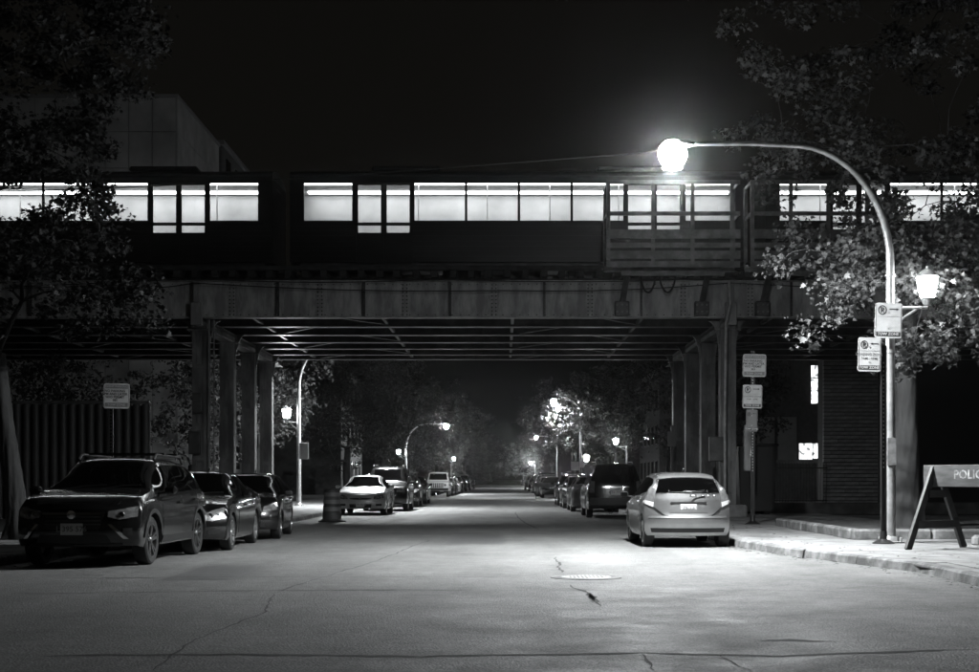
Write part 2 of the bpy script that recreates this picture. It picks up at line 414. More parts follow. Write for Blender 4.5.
# raised planter kerb round the big tree on the right
pk = empty('planter_kerb', (9.5, 27.2, 0.13))
tag(pk, 'low rounded concrete kerb around the planting bed behind the chrome lamp pole', 'kerb')
def kerb_run(x0, x1, y0, y1):
    MB().bev(x0, x1, y0, y1, 0.10, 0.33, 0.04).build('kerb_block', KERB, pk, True, 30)
for k in range(4): kerb_run(6.75 + k * 1.55, 6.75 + k * 1.55 + 1.53, 27.0, 27.22)
for k in range(5): kerb_run(6.75, 6.97, 27.24 + k * 1.5, 27.24 + k * 1.5 + 1.48)
kb = MB(); kb.bev(8.3, 13.0, 24.6, 24.85, 0.10, 0.31, 0.05); 
o = kb.thing('kerb_stop', KERB, (10.6, 24.7, 0.13), True, 30); tag(o, 'short concrete wheel stop on the pavement behind the sawhorse', 'kerb')
bedv = []; bedf = []
nx, ny = 26, 30
for i in range(nx):
    for j in range(ny):
        bedv.append((6.97 + 6 * i / (nx - 1), 27.22 + 7.6 * j / (ny - 1), 0.22 + 0.06 * random.random()))
for i in range(nx - 1):
    for j in range(ny - 1): a = i * ny + j; bedf.append((a, a + 1, a + ny + 1, a + ny))
tag(MB().add(bedv, bedf).build('planting_bed', SOIL, pk, True), kind='stuff')

# ------------------------------------------------------------------ railway viaduct
ZB, ZT = 6.24, 7.38
via = empty('railway_viaduct', (-1.3, 50, 0.0))
tag(via, 'riveted steel railway viaduct crossing the street on two rows of columns', 'viaduct')
X0, X1 = -26.0, 24.0
GD = [43.0, 45.6, 48.2, 50.8, 53.3, 55.8, 58.0]
for i, d in enumerate(GD):
    mb = MB()
    mb.box(X0, X1, d - 0.012, d + 0.012, ZB + 0.03, ZT - 0.03)
    mb.box(X0, X1, d - 0.20, d + 0.20, ZB, ZB + 0.032); mb.box(X0, X1, d - 0.18, d + 0.18, ZT - 0.032, ZT)
    mb.box(X0, X1, d - 0.03, d - 0.0125, ZB + 0.034, ZB + 0.17); mb.box(X0, X1, d - 0.03, d - 0.0125, ZT - 0.17, ZT - 0.034)
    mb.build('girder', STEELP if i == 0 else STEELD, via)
# stiffeners and splice plates on the fascia girder
st = MB(); st.box(-0.008, 0.008, -0.13, -0.03, 0, ZT - ZB - 0.075); st.box(-0.008, 0.075, -0.045, -0.0305, 0, ZT - ZB - 0.075); st_me = st.mesh('stiffener')
sp = MB(); sp.box(-0.10, 0.10, -0.046, -0.0305, 0, ZT - ZB - 0.075); sp_me = sp.mesh('splice_plate')
RL = rootloc(via)
def vloc(x, y, z): return Vector((x, y, z)) - RL
rv = MB()
def rivet(x, y, z, r=0.03):
    rv.add([(x - r, y, z), (x, y, z - r), (x + r, y, z), (x, y, z + r), (x, y - r * 0.8, z)], [(0, 1, 4), (1, 2, 4), (2, 3, 4), (3, 0, 4)])
sx = [(-503 + p) / 32.56 for p in (-60, 30, 122, 277, 363, 449, 543, 640, 790, 870, 960, 1050)]
for x in sx: link('stiffener', st_me, STEELD, via, vloc(x, 43.0, ZB + 0.037))
for x in [(-503 + p) / 32.56 for p in (75, 232, 320, 405, 494, 590, 683, 750, 830, 915, 1000)]:
    link('splice_plate', sp_me, STEELP, via, vloc(x, 43.0, ZB + 0.037))
    for k in range(9):
        for s in (-0.06, 0.06): rivet(x + s, 43.0 - 0.0465, ZB + 0.1 + k * 0.115)
for x in sx:
    for k in range(9): rivet(x + 0.045, 43.0 - 0.0458, ZB + 0.1 + k * 0.115)
for k in range(int((X1 - X0) / 0.26)):
    x = X0 + k * 0.26
    if -17 < x < 16: rivet(x, 42.9698, ZB + 0.10, 0.024); rivet(x, 42.9698, ZT - 0.10, 0.024)
tag(rv.build('rivets', STEELD, via), kind='stuff')
# cross frames, lateral bracing, deck
for x in np.arange(-24, 23, 4.05):
    for a, b in zip(GD[:-1], GD[1:]):
        MB().bar((x, a + 0.2, ZB + 0.12), (x, b - 0.2, ZB + 0.12), 0.10, 0.10).build('cross_frame', STEELD, via)
for x in np.arange(-23.8, 20, 8.1):
    for i, (a, b) in enumerate(zip(GD[:-1], GD[1:])):
        dx = 1.2 if i % 2 == 0 else -1.2
        MB().bar((x + 2 + dx * 0.3, a + 0.15, ZB + 0.05), (x + 2 + dx * 1.6, b - 0.15, ZB + 0.05), 0.09, 0.016).build('lateral_brace', STEELC, via)
dk = MB().box(X0, X1, 42.9, 58.2, ZT + 0.005, ZT + 0.06).build('deck', TIMBER, via)
te = MB(); te.bev(-0.1, 0.1, 0, 3.9, 0, 0.22, 0.015); te_me = te.mesh('tie')
for i, x in enumerate(np.arange(-24.5, 23, 0.56)):
    link('tie', te_me, TIMBER, via, vloc(x + random.uniform(-.03, .03), 42.62 + random.uniform(-0.05, 0.05), ZT + 0.066))
for y in (44.62, 46.05, 48.7, 50.1):
    MB().box(X0, X1, y - 0.035, y + 0.035, ZT + 0.29, ZT + 0.42).build('rail', RAIL, via)
MB().bev(X0, X1, 42.72, 42.9, ZT + 0.29, ZT + 0.44, 0.02).build('guard_timber', TIMBER, via)
# column rows
XCL, XCR = -9.35, 6.95
CY = [43.4, 47.6, 51.6, 55.4]
def column(x, y, sgn):
    c = MB()
    w = 0.17
    for s in (-1, 1):                                # two channels, open between
        c.box(x + s * w - 0.07, x + s * w + 0.07, y - 0.22, y - 0.195, 0.5, ZB - 0.35)
        c.box(x + s * w - 0.07, x + s * w + 0.07, y + 0.195, y + 0.22, 0.5, ZB - 0.35)
        c.box(x + s * (w + 0.055) - 0.012, x + s * (w + 0.055) + 0.012, y - 0.195, y + 0.195, 0.5, ZB - 0.35)
    c.box(x - 0.10, x + 0.10, y - 0.16, y - 0.145, 0.5, ZB - 0.35)
    col = c.build('column', STEELC, via)
    for z in np.arange(0.9, ZB - 0.6, 0.95): MB().box(x - 0.235, x + 0.235, y - 0.236, y - 0.2205, z, z + 0.14).build('batten_plate', STEELC, col)
    MB().bev(x - 0.55, x + 0.55, y - 0.45, y + 0.45, 0.09, 0.5, 0.05).build('footing', CONCRETE, col)
    for s in (-1, 1):                                # curved knee brackets under the girders
        pts = [(x + s * 0.24, ZB - 1.25)] + [(x + s * (0.24 + 0.34 * (1 - math.cos(t))), ZB - 1.25 + 1.2 * math.sin(t)) for t in np.linspace(0.15, PI / 2, 7)] + [(x + s * 0.24, ZB - 0.05)]
        MB().prism(pts, y - 0.05, y + 0.05, 'XZ').build('knee_bracket', STEELC, col)
    MB().box(x - 0.40, x + 0.40, y - 0.26, y + 0.26, ZB - 0.349, ZB - 0.30).build('cap_plate', STEELC, col)
    return col
for y in CY:
    column(XCL, y, -1); column(XCR, y, 1)
for x in (XCL, XCR):
    m = MB(); m.box(x - 0.02, x + 0.02, 42.8, 58.1, ZB - 0.29, ZB - 0.03); m.box(x - 0.2, x + 0.2, 42.8, 58.1, ZB - 0.295, ZB - 0.27); m.box(x - 0.2, x + 0.2, 42.8, 58.1, ZB - 0.03, ZB - 0.003)
    m.build('cap_beam', STEELC, via)
    b = MB(); b.bev(x - 0.17, x + 0.17, 42.62, 42.79, ZB - 0.25, ZB + 0.45, 0.02); b.bev(x - 0.1, x + 0.1, 42.70, 42.86, ZB + 0.45, ZT - 0.04, 0.02)
    b.build('bearing_bracket', STEELP, via)
pp = MB(); pp.tube([(6.75, 42.55, 0.4), (6.75, 42.55, 3.2), (6.78, 42.52, 6.0), (6.9, 42.5, 6.6), (6.86, 42.5, 7.3)], 0.05, 8)
pp.build('drain_pipe', GALV, via, True)
for (px, py, w, h, y) in ((198, 403, 0.28, 0.62, 43.1), (195, 443, 0.34, 0.7, 43.1), (717, 449, 0.5, 0.75, 43.1), (747, 448, 0.2, 1.4, 42.9)):
    c = at(px, py, y); mb = MB().bev(c.x - w / 2, c.x + w / 2, y - 0.15, y + 0.04, c.z - h / 2, c.z + h / 2, 0.02)
    mb.build('utility_box', STEELD if px != 747 else STEELP, via)
MB().tube([(-9.05, 43.1, 0.4), (-9.05, 43.1, 6.2)], 0.035, 8).build('conduit', STEELC, via, True)
MB().tube([(-8.9, 43.1, 0.4), (-8.9, 43.1, 6.2)], 0.025, 8).build('conduit', STEELC, via, True)
# sagging cables along the girder
for pts in ([(-26, 7.1), (-11.5, 7.18), (-9.4, 7.25), (0, 7.02), (6.9, 7.25), (18, 7.0)], [(-26, 6.9), (-9.4, 7.38), (-2, 7.36), (7, 7.42), (18, 7.3)]):
    P = []
    for (a, b), (c, d) in zip(pts[:-1], pts[1:]):
        for k in range(8):
            t = k / 8; P.append((a + (c - a) * t, 42.5, b + (d - b) * t - 0.10 * math.sin(PI * t)))
    P.append((pts[-1][0], 42.5, pts[-1][1])); MB().tube(P, 0.018, 6).build('cable', CABLE, via, True)

# signal platforms bracketed off the girder
def platform(px0, px1, label, posts):
    d = 42.2; s = d / F
    x0 = (px0 - VX) * s; x1 = (px1 - VX) * s
    Z = lambda py: HC + (VY - py) * s
    t = empty('signal_platform', ((x0 + x1) / 2, d, Z(262)))
    tag(t, label, 'platform', 'steel platforms on the viaduct side')
    for k in range(6):
        MB().box(x0 + (x1 - x0) * k / 6 + 0.01, x0 + (x1 - x0) * (k + 1) / 6 - 0.01, d - 0.55, d + 0.45, Z(264), Z(262)).build('deck_plank', TIMBER, t)
    for y in (d - 0.55, d + 0.45):
        MB().box(x0, x1, y - 0.03, y + 0.03, Z(270), Z(264.2)).build('edge_beam', STEELF, t)
    for p in posts:
        x = (p - VX) * s
        MB().box(x - 0.055, x + 0.055, d - 0.60, d - 0.52, Z(264), Z(185)).build('post', STEELF, t)
    for a, b in ((184, 188), (215, 219)):
        MB().box(x0, x1, d - 0.585, d - 0.535, Z(b), Z(a)).build('rail', STEELF, t)
        for x in (x0 + 0.03, x1 - 0.03): MB().bar((x, d - 0.53, Z((a + b) / 2)), (x, d + 0.45, Z((a + b) / 2)), 0.05, 0.10).build('end_rail', STEELF, t)
    for x in (x0 + 0.03, x1 - 0.03): MB().box(x - 0.05, x + 0.05, d + 0.40, d + 0.48, Z(264), Z(185)).build('post', STEELF, t)
    for a, b in ((233, 242), (246, 251), (254, 262)):
        MB().box(x0, x1, d - 0.63, d - 0.605, Z(b), Z(a)).build('kick_board', STEELF, t)
    w = px1 - px0
    MB().bar(((px0 + w * .12 - VX) * s, d - 0.15, Z(274)), ((px0 + w * .9 - VX) * s, d - 0.15, Z(274)), 0.12, 0.14).build('bracket_beam', STEELF, t)
    for q in (0.17, 0.78):
        xt = (px0 + w * q - VX) * s; xb = xt - 0.12
        MB().bar((xt, d - 0.1, Z(272)), (xb, d + 0.55, Z(303)), 0.16, 0.10).build('strut', STEELD, t)
        f = MB(); f.bev(xb - 0.22, xb + 0.22, d + 0.42, d + 0.66, Z(314), Z(299), 0.03)
        ft = f.build('strut_foot', STEELD, t)
        for sx_ in (-0.15, 0.0, 0.15):
            for zz in (310, 303): MB().lathe([(0.035, -0.05), (0.035, 0.01)], (xb + sx_, d + 0.42, Z(zz)), 6, 'Y').build('bolt', STEELF, ft)
    return t, d, s, Z
t, d, s, Z = platform(605, 737, 'steel platform with railings left of the viaduct column, nearest the bright lamp', (607, 651, 690, 729))
for a, b in ((641, 656), (660, 676)):
    P = [((a + (b - a) * k / 10 - VX) * s, d + 0.1, Z(276 + 16 * math.sin(PI * k / 10) ** 0.6)) for k in range(11)]
    MB().tube(P, 0.03, 8).build('hose_loop', CABLE, t, True)
platform(747, 880, 'steel platform with railings right of the viaduct column, half behind leaves', (749, 787, 824, 862))

# ------------------------------------------------------------------ train (standing on the near track)
TZ0, TZ1 = 8.12, 11.08
def build_train_car(loc):
    L_ = 14.4; t = empty('train_car', loc)        # local: x along, y=0 near face .. 2.7 far face, z from rail top
    ox, oy, oz = loc
    zf, zw0, zw1, ze = TZ0 - oz, 9.42 - oz, 10.60 - oz, 10.72 - oz
    def B(mb, name, m, parent=t, smooth=False):
        return link(name, mb.mesh(name, smooth=smooth), m, parent)
    h = L_ / 2
    # openings: windows (x0,x1) and doors
    wins = [(-6.75, -5.24), (-3.28, -1.70), (-1.62, -0.04), (0.04, 1.62), (1.70, 3.28), (5.24, 6.75)]
    doors = [(-5.12, -3.38), (3.38, 5.12)]
    for yy, sgn in ((0.0, 1), (2.7, -1)):
        y0, y1 = (yy, yy + 0.05) if sgn > 0 else (yy - 0.05, yy)
        m = MB(); segs = sorted([(a, b, zw0) for a, b in wins] + [(a, b, zf) for a, b in doors]) if sgn > 0 else []; x = -h
        m.box(-h, h, y0, y1, zw1, ze + 0.1)
        for a, b, zlo in segs:
            m.box(x, a, y0, y1, zf, zw1)
            if zlo > zf: m.box(a, b, y0, y1, zf, zw0)
            x = b
        m.box(x, h, y0, y1, zf, zw1)
        B(m, 'side_panel', STAINLESS)
        if sgn < 0: B(MB().box(-h + .06, h - .06, y0 - 0.03, y0 - 0.002, zf + 0.1, ze), 'lining_panel', TRAININ)
        if sgn > 0:
            fl = MB()
            for k in range(6):
                z = zf + 0.18 + k * 0.16; xx = -h
                for a, b in [(-h, -5.15), (-3.35, 3.35), (5.15, h)]: fl.box(a + 0.02, b - 0.02, y0 - 0.014, y0 - 0.001, z, z + 0.05)
            B(fl, 'fluted_ribs', STAINLESS)
            bl = MB().box(-h, h, y0 - 0.012, y0 - 0.001, zw0 - 0.16, zw0 - 0.06); B(bl, 'belt_rail', STAINLESS)
        if sgn < 0: continue
        yp = y0 + 0.02 if sgn > 0 else y1 - 0.03
        for a, b in wins:
            f = MB(); yo = y0 - 0.015 if sgn > 0 else y1
            for (p, q, r_, s_) in ((a - .05, a, zw0 - .05, zw1 + .05), (b, b + .05, zw0 - .05, zw1 + .05), (a, b, zw0 - .05, zw0), (a, b, zw1, zw1 + .05)): f.box(p, q, yo, yo + 0.014, r_, s_)
            fo = B(f, 'window', PLASTIC)
            B(MB().box(a, b, yp, yp + 0.01, zw0, zw1), 'pane', PANE, fo)
            if b - a > 1.6: B(MB().box(a, b, yp - 0.02, yp + 0.015, zw1 - 0.30, zw1 - 0.265), 'transom_bar', PLASTIC, fo)
        for a, b in doors:
            mid = (a + b) / 2
            for p, q in ((a - .03, mid - .001), (mid + .001, b + .03)):
                ya = y0 + 0.052
                d_ = MB(); wz0 = 9.05 - oz
                d_.box(p, q, ya, ya + 0.035, zf - 0.04, wz0); d_.box(p, q, ya, ya + 0.035, zw1 - 0.05, zw1 + 0.04)
                d_.box(p, p + 0.09, ya, ya + 0.035, wz0, zw1 - 0.05); d_.box(q - 0.09, q, ya, ya + 0.035, wz0, zw1 - 0.05)
                do = B(d_, 'door', STAINLESS)
                B(MB().box(p + 0.09, q - 0.09, ya + 0.012, ya + 0.022, wz0, zw1 - 0.05), 'pane', PANE, do)
    # roof, ends, floor, ceiling
    arc = [(2.74, ze + 0.1)] + [(1.35 + 1.39 * math.cos(a), ze + 0.1 + 0.32 * math.sin(a)) for a in np.linspace(0.15, PI - 0.15, 12)] + [(-0.04, ze + 0.1)]
    B(MB().prism(arc, -h, h, 'YZ'), 'roof', TRAINROOF, smooth=True)
    for k, x in enumerate((-3.6, 3.6)): B(MB().bev(x - 1.1, x + 1.1, 0.7, 2.0, ze + 0.40, ze + 0.58, 0.06), 'roof_unit', TRAINROOF)
    B(MB().box(-h + .06, h - .06, 0.06, 2.64, zf + 0.02, zf + 0.1), 'floor', SEAT)
    B(MB().box(-h + .06, h - .06, 0.06, 2.64, ze + 0.02, ze + 0.08), 'ceiling', TRAININ)
    for e in (-1, 1):
        m = MB(); xa, xb = (h - 0.05, h - 0.002) if e > 0 else (-h + 0.002, -h + 0.05)
        m.box(xa, xb, 0.06, 0.95, zf, ze + 0.09); m.box(xa, xb, 1.75, 2.64, zf, ze + 0.09); m.box(xa, xb, 0.95, 1.75, zw1, ze + 0.09)
        en = B(m, 'end_wall', STAINLESS)
        m = MB(); m.box(xa, xb, 0.97, 1.73, zf, zw1 - 0.02); B(m, 'end_door', STAINLESS, en)
        B(MB().bev(e * h - 0.02 if e > 0 else -h - 0.22, h + 0.22 if e > 0 else -h + 0.02, 1.15, 1.55, zf - 0.28, zf - 0.08, 0.03), 'coupler', STEELD)
    for y in (0.62, 2.05):
        B(MB().box(-h + 0.3, h - 0.3, y - 0.11, y + 0.11, ze - 0.03, ze + 0.015), 'light_strip', TRAINLT)
    # seats and poles
    for x in [-6.2, -5.6, -2.9, -2.2, -1.3, -0.6, 0.5, 1.2, 1.9, 2.7, 5.5, 6.2]:
        for y in (0.32, 2.35):
            s_ = MB(); s_.bev(x - 0.05, x + 0.05, y - 0.24, y + 0.24, zf + 0.5, zf + 1.12, 0.03); s_.bev(x + 0.02, x + 0.45, y - 0.24, y + 0.24, zf + 0.42, zf + 0.52, 0.03); s_.box(x + .15, x + .2, y - .03, y + .03, zf + .1, zf + .43)
            B(s_, 'seat', SEAT)
    for x in (-5.3, -3.2, -1.0, 1.0, 3.2, 5.3):
        B(MB().tube([(x, 0.8, zf + 0.1), (x, 0.8, ze + 0.02)], 0.02, 6), 'grab_pole', GALV)
    # underframe and trucks
    B(MB().box(-h + .3, h - .3, 0.25, 2.45, zf - 0.16, zf + 0.0), 'underframe', STEELD)
    for x in (-4.9, 4.9):
        bg_ = MB()
        bg_.bev(x - 1.15, x + 1.15, 0.30, 0.42, 0.12, 0.42, 0.04); bg_.bev(x - 1.15, x + 1.15, 2.28, 2.40, 0.12, 0.42, 0.04); bg_.box(x - .2, x + .2, .42, 2.28, .15, .3)
        bo = B(bg_, 'truck', STEELD)
        for wx in (x - 0.8, x + 0.8):
            B(MB().lathe([(0.30, 0.55), (0.36, 0.56), (0.34, 0.70), (0.10, 0.70)], (wx, 0, 0.36), 16, 'Y'), 'wheel', STEELD, bo)
    for x, w in ((-1.8, 1.2), (0.2, 1.4), (2.0, 0.9)): B(MB().bev(x - w / 2, x + w / 2, 0.3, 0.9, zf - 0.5, zf - 0.17, 0.03), 'equipment_box', STEELD)
    return t
def copy_tree(o, parent=None):
    c = o.copy(); COL.objects.link(c); c.parent = parent
    for ch in list(o.children): copy_tree(ch, c)
    return c
RZ = ZT + 0.42
car_b = build_train_car((0.5, 44.0, RZ))
tag(car_b, 'middle lit train car above the street, windows glowing over the roadway', 'train', 'lit cars of the passing train')
ca = copy_tree(car_b); ca.location.x = 0.5 - 14.95
tag(ca, 'lit train car at the left end of the viaduct, partly behind the dark tree', 'train')
cc = copy_tree(car_b); cc.location.x = 0.5 + 14.95
tag(cc, 'lit train car at the right end of the viaduct, behind the platform and branches', 'train')

# ------------------------------------------------------------------ signs
def sign_panel(parent, cx, y, cz, w, h, kind, tilt=0.0, lines=(), m=SIGNW):
    """plate facing the street end (normal -Y) with printed frame, bands and lettering as sub-parts"""
    rl = rootloc(parent)
    def L3(v): return Vector(v) - rl
    base = Vector((cx, y, cz))
    rot = Matrix.Rotation(tilt, 4, 'Y')
    def plate(poly, y0, y1, name, m, par):
        mb = MB().prism(poly, y0, y1, 'XZ'); me = mb.mesh(name); me.transform(rot)
        return link(name, me, m, par, L3(base) if par is parent else (0, 0, 0))
    p = plate(rounded(w, h, 0.035 * w / 0.4), 0.0, 0.008, 'sign_panel', m, parent)
    e = 0.012
    for nm, (a, b, c, d) in (('l', (-w / 2 + e, -w / 2 + 2 * e - .004, -h / 2 + 3 * e, h / 2 - 3 * e)), ('r', (w / 2 - 2 * e + .004, w / 2 - e, -h / 2 + 3 * e, h / 2 - 3 * e))):
        plate([(a, c), (b, c), (b, d), (a, d)], -0.002, -0.0005, 'printed_border', SIGNK, p)
    def txt(s, x, z, size, m=SIGNK, bold=0.0, dy=-0.0035):
        me = text_mesh(s, size, bold); me.transform(rot @ Matrix.Translation((x, dy, z)) @ Matrix.Rotation(R(90), 4, 'X'))
        link('lettering', me, m, p)
    if kind == 'event':
        plate([(-w * .44, h * .30), (w * .44, h * .30), (w * .44, h * .45), (-w * .44, h * .45)], -0.002, -0.0005, 'printed_band', SIGNG, p)
        txt('EVENT PARKING', 0, h * .375, h * .12, SIGNW)
        for k, s in enumerate(lines): txt(s, -w * 0.06, h * (.20 - .125 * k), h * .135, SIGNK, 0.002)
        plate([(-w * .44, -h * .44), (w * .44, -h * .44), (w * .44, -h * .27), (-w * .44, -h * .27)], -0.002, -0.0005, 'printed_band', SIGNG, p)
        txt('TOW ZONE', 0, -h * .355, h * .13, SIGNW)
    else:
        left = kind == 'left'
        ring = MB(); cx0, cz0, r0 = -w * .24, h * .29, w * .16
        n = 20
        for k in range(n):
            a, b = 2 * PI * k / n, 2 * PI * (k + 1) / n
            q = [(cx0 + rr * math.cos(t), -0.003, cz0 + rr * 1.12 * math.sin(t)) for rr, t in ((r0, a), (r0, b), (r0 * .78, b), (r0 * .78, a))]
            ring.add(q, [(0, 1, 2, 3)])
        q = Vector((0.7, 0.7)); ring.add([(cx0 - .62 * r0, -0.0032, cz0 + .8 * r0), (cx0 - .48 * r0, -0.0032, cz0 + .9 * r0), (cx0 + .62 * r0, -0.0032, cz0 - .8 * r0), (cx0 + .48 * r0, -0.0032, cz0 - .9 * r0)], [(0, 1, 2, 3)])
        me = ring.mesh('no_parking_symbol', fix=False); me.transform(rot); link('no_parking_symbol', me, SIGNK, p)
        txt('P', cx0, cz0 - 0.004, r0 * 1.7, SIGNK, 0.004)
        ar = MB(); za = h * .32; x0, x1 = w * .02, w * .38; t = w * .018
        tip, tail = (x0, x1) if left else (x1, x0); sg = 1 if left else -1
        ar.add([(tip + sg * .03, -.003, za - t), (tail, -.003, za - t), (tail, -.003, za + t), (tip + sg * .03, -.003, za + t)], [(0, 1, 2, 3)])
        ar.add([(tip, -.003, za), (tip + sg * .05, -.003, za - 2.6 * t), (tip + sg * .05, -.003, za + 2.6 * t)], [(0, 1, 2)])
        me = ar.mesh('arrow', fix=False); me.transform(rot); link('arrow', me, SIGNK, p)
        plate([(-w * .42, h * .105), (w * .42, h * .105), (w * .42, h * .112), (-w * .42, h * .112)], -0.002, -0.0005, 'printed_line', SIGNG, p)
        for k, s in enumerate(lines): txt(s, -w * .02, h * (.0 - .12 * k), h * .105, SIGNG, 0.001)
        plate([(-w * .44, -h * .45), (w * .44, -h * .45), (w * .44, -h * .32), (-w * .44, -h * .32)], -0.002, -0.0005, 'printed_band', SIGNK, p)
        txt('TOW ZONE', 0, -h * .385, h * .11, SIGNW, 0.002)
    for s in (-0.36, 0.36):
        b = MB().lathe([(0.012, -0.006), (0.012, 0.0)], (0, 0, 0), 8, 'Y'); me = b.mesh('bolt'); me.transform(rot @ Matrix.Translation((0, -0.0, h * s * 0.62)))
        link('bolt', me, GALV, p)
    return p

# ------------------------------------------------------------------ street lamps
def street_lamp(x, y, top, lamp_x, acorn_x, acorn_z, label, m=GALV, skew=0.0, ltop=None, arm=True, pw=1.0, aw=1.0, det=True, arc=None):
    t = empty('street_lamp', (x, y, 0.13)); tag(t, label, 'street lamp', 'curved arm street lamps' if arm else 'globe lamps on posts')
    sg = 1 if lamp_x > x else -1
    n = 8 if not det else 14
    bs = MB(); bs.lathe([(0.26, 0.13), (0.26, 0.16), (0.17, 0.17), (0.16, 0.22), (0.125, 0.26)], (x, y, 0), n); bs.build('base', m, t, True, 30)
    if det:
        for k in range(4):
            a = PI / 4 + k * PI / 2; MB().lathe([(0.025, 0.16), (0.025, 0.23), (0.012, 0.24)], (x + 0.215 * math.cos(a), y + 0.215 * math.sin(a), 0), 6).build('anchor_bolt', m, t)
    if not arm: top = acorn_z + 0.1
    rx = arc or min(1.75, abs(lamp_x - x) * 0.6); zc = top - rx * 1.15
    P = [(x, y, 0.2), (x, y, zc * 0.5), (x, y, zc)]
    P += [(x + sg * rx * (1 - math.cos(a)), y, zc + rx * 1.15 * math.sin(a)) for a in np.linspace(0.12, PI / 2, 12)]
    xe = lamp_x - sg * 0.25; ltop = ltop or top
    xq = P[-1][0]
    for k in range(3, 15):                      # the arm may swing out of the pole's plane and dip towards its head
        q = (k - 2) / 12; P[k] = (P[k][0], y + skew * 0.35 * q * q, P[k][2])
    P.append(((xq + xe) / 2, y + skew * 0.68, (top + ltop) / 2 + 0.03)); P.append((xe, y + skew, ltop + 0.01))
    rad = [0.105, 0.09, 0.075] + list(np.linspace(0.07, 0.05, 12)) + [0.042, 0.035]
    if not arm: P, rad = [(x, y, 0.2), (x, y, 1.5), (x, y, acorn_z - 0.38)], [0.09, 0.075, 0.06]
    MB().tube(P, rad, n).build('pole', m, t, True, 60)
    if arm:
        yl = y + skew; hd = MB()          # cobra head: a tapered shell whose rim hides the lens from above
        ring = []
        NS = 16
        for (r_, zz) in ((0.20, -0.02), (0.20, 0.01), (0.15, 0.06), (0.07, 0.09), (0.0, 0.095)):
            for k in range(NS):
                a = 2 * PI * k / NS; ex_ = 1.7 if math.cos(a) * sg < 0 else 1.0
                ring.append((xe + sg * 0.36 + r_ * ex_ * math.cos(a), yl + r_ * 0.8 * math.sin(a), ltop + zz))
        hd.add(ring, [(i * NS + k, i * NS + (k + 1) % NS, (i + 1) * NS + (k + 1) % NS, (i + 1) * NS + k) for i in range(4) for k in range(NS)])
        ho = hd.build('lamp_head', m, t, True, 40)
        gc = (xe + sg * 0.38, yl, ltop - 0.16); GR = 0.25 if det else 0.22
        gl = MB(); gl.lathe([(0.62 * GR, -0.785 * GR)] + [(GR * math.cos(q), GR * math.sin(q)) for q in np.linspace(-0.75, 1.1, 8)], gc, 14)
        gl.build('glare_globe', mat('street lamp glare globe %.2f' % pw, 0.8, 0.4, emit=LAMP_SIDE * pw), ho, True, 60)  # oversized glowing globe added to imitate the lamp's blown-out glare
        gl = MB(); gl.lathe([(0.0, -GR), (0.3 * GR, -0.97 * GR), (0.61 * GR, -0.80 * GR), (0.60 * GR, -0.79 * GR), (0.0, -0.79 * GR)], gc, 12)
        rm = MB(); rr_ = 0.66 * GR; zz_ = -0.77 * GR; RH = 0.05 if det else 0.03  # opaque rim added to cut the lens light at low angles
        for q in range(16):
            a, b = 2 * PI * q / 16, 2 * PI * (q + 1) / 16
            rm.add([(gc[0] + r_ * math.cos(t_), gc[1] + r_ * math.sin(t_), gc[2] + z_) for t_, r_, z_ in ((a, rr_, zz_), (b, rr_, zz_), (b, rr_ * 1.06, zz_ - RH), (a, rr_ * 1.06, zz_ - RH))], [(0, 1, 2, 3)])
        rm.build('cutoff_rim', m, ho, True, 60, fix=False)
        gl.build('lamp_lens', mat('street lamp lens %.2f' % pw, 0.8, 0.4, emit=LAMP_MAIN * pw), ho, True, 60)
    if acorn_x is not None:
        s2 = 1 if acorn_x > x else -1
        br = MB(); br.tube([(x, y, acorn_z - 0.42), (acorn_x, y, acorn_z - 0.42), (acorn_x, y, acorn_z - 0.36)], 0.03, 8)
        br.tube([(x, y, acorn_z - 0.72), (x + s2 * 0.22, y, acorn_z - 0.62), (x + (acorn_x - x) * 0.7, y, acorn_z - 0.45)], 0.025, 8)
        bo = br.build('bracket', m, t, True, 60)
        MB().lathe([(0.05, -0.38), (0.09, -0.33), (0.11, -0.26), (0.13, -0.24)], (acorn_x, y, acorn_z), 14).build('lantern_collar', m, bo, True, 40)
        MB().lathe([(0.12, -0.235), (0.155, -0.1), (0.185, 0.05), (0.19, 0.14)], (acorn_x, y, acorn_z), 14).build('lantern_globe', mat('lantern globe %.2f' % aw, 0.8, 0.4, emit=LAMP_ACORN * aw), bo, True, 60)
        MB().lathe([(0.21, 0.142), (0.2, 0.17), (0.10, 0.26), (0.03, 0.30), (0.03, 0.34)], (acorn_x, y, acorn_z), 14).build('lantern_cap', m, bo, True, 40)
    return t
L1 = street_lamp(7.08, 25.6, 7.27, 3.20 - 0.15, 7.76, 4.85, 'tall shiny curved street lamp on the right pavement with the bright lamp over the road', skew=-1.5, ltop=7.06)
L1p = at(888.5, 320.5, 25.42)
sign_panel(L1, L1p.x, 25.42, L1p.z, 0.49, 0.64, 'right', R(2), ())
for z in (5.0, 3.6, 1.9, 1.3): MB().lathe([(0.094, z), (0.1, z), (0.1, z + 0.035), (0.094, z + 0.035)], (7.08, 25.6, 0), 16).build('band_clamp', GALV, L1, True, 40)
MB().bev(7.0, 7.16, 25.49, 25.52, 1.55, 2.05, 0.004).build('sticker', KERB, L1)
L2 = street_lamp(-8.75, 60.0, 7.25, -5.4, -9.27, 4.15, 'street lamp left of the road just behind the viaduct, its head hidden by the girders', pw=1.15, aw=0.8)
sp_ = at(304, 451, 59.8); MB().bev(sp_.x - 0.2, sp_.x + 0.2, 59.78, 59.8, sp_.z - 0.35, sp_.z + 0.35, 0.01).build('sign_panel', SIGNG, L2)
street_lamp(-8.3, 120.0, 6.0, -5.0, -8.95, 3.65, 'distant curved street lamp left of the road behind the boxy white vehicle', pw=1.2, aw=1.0, det=False)
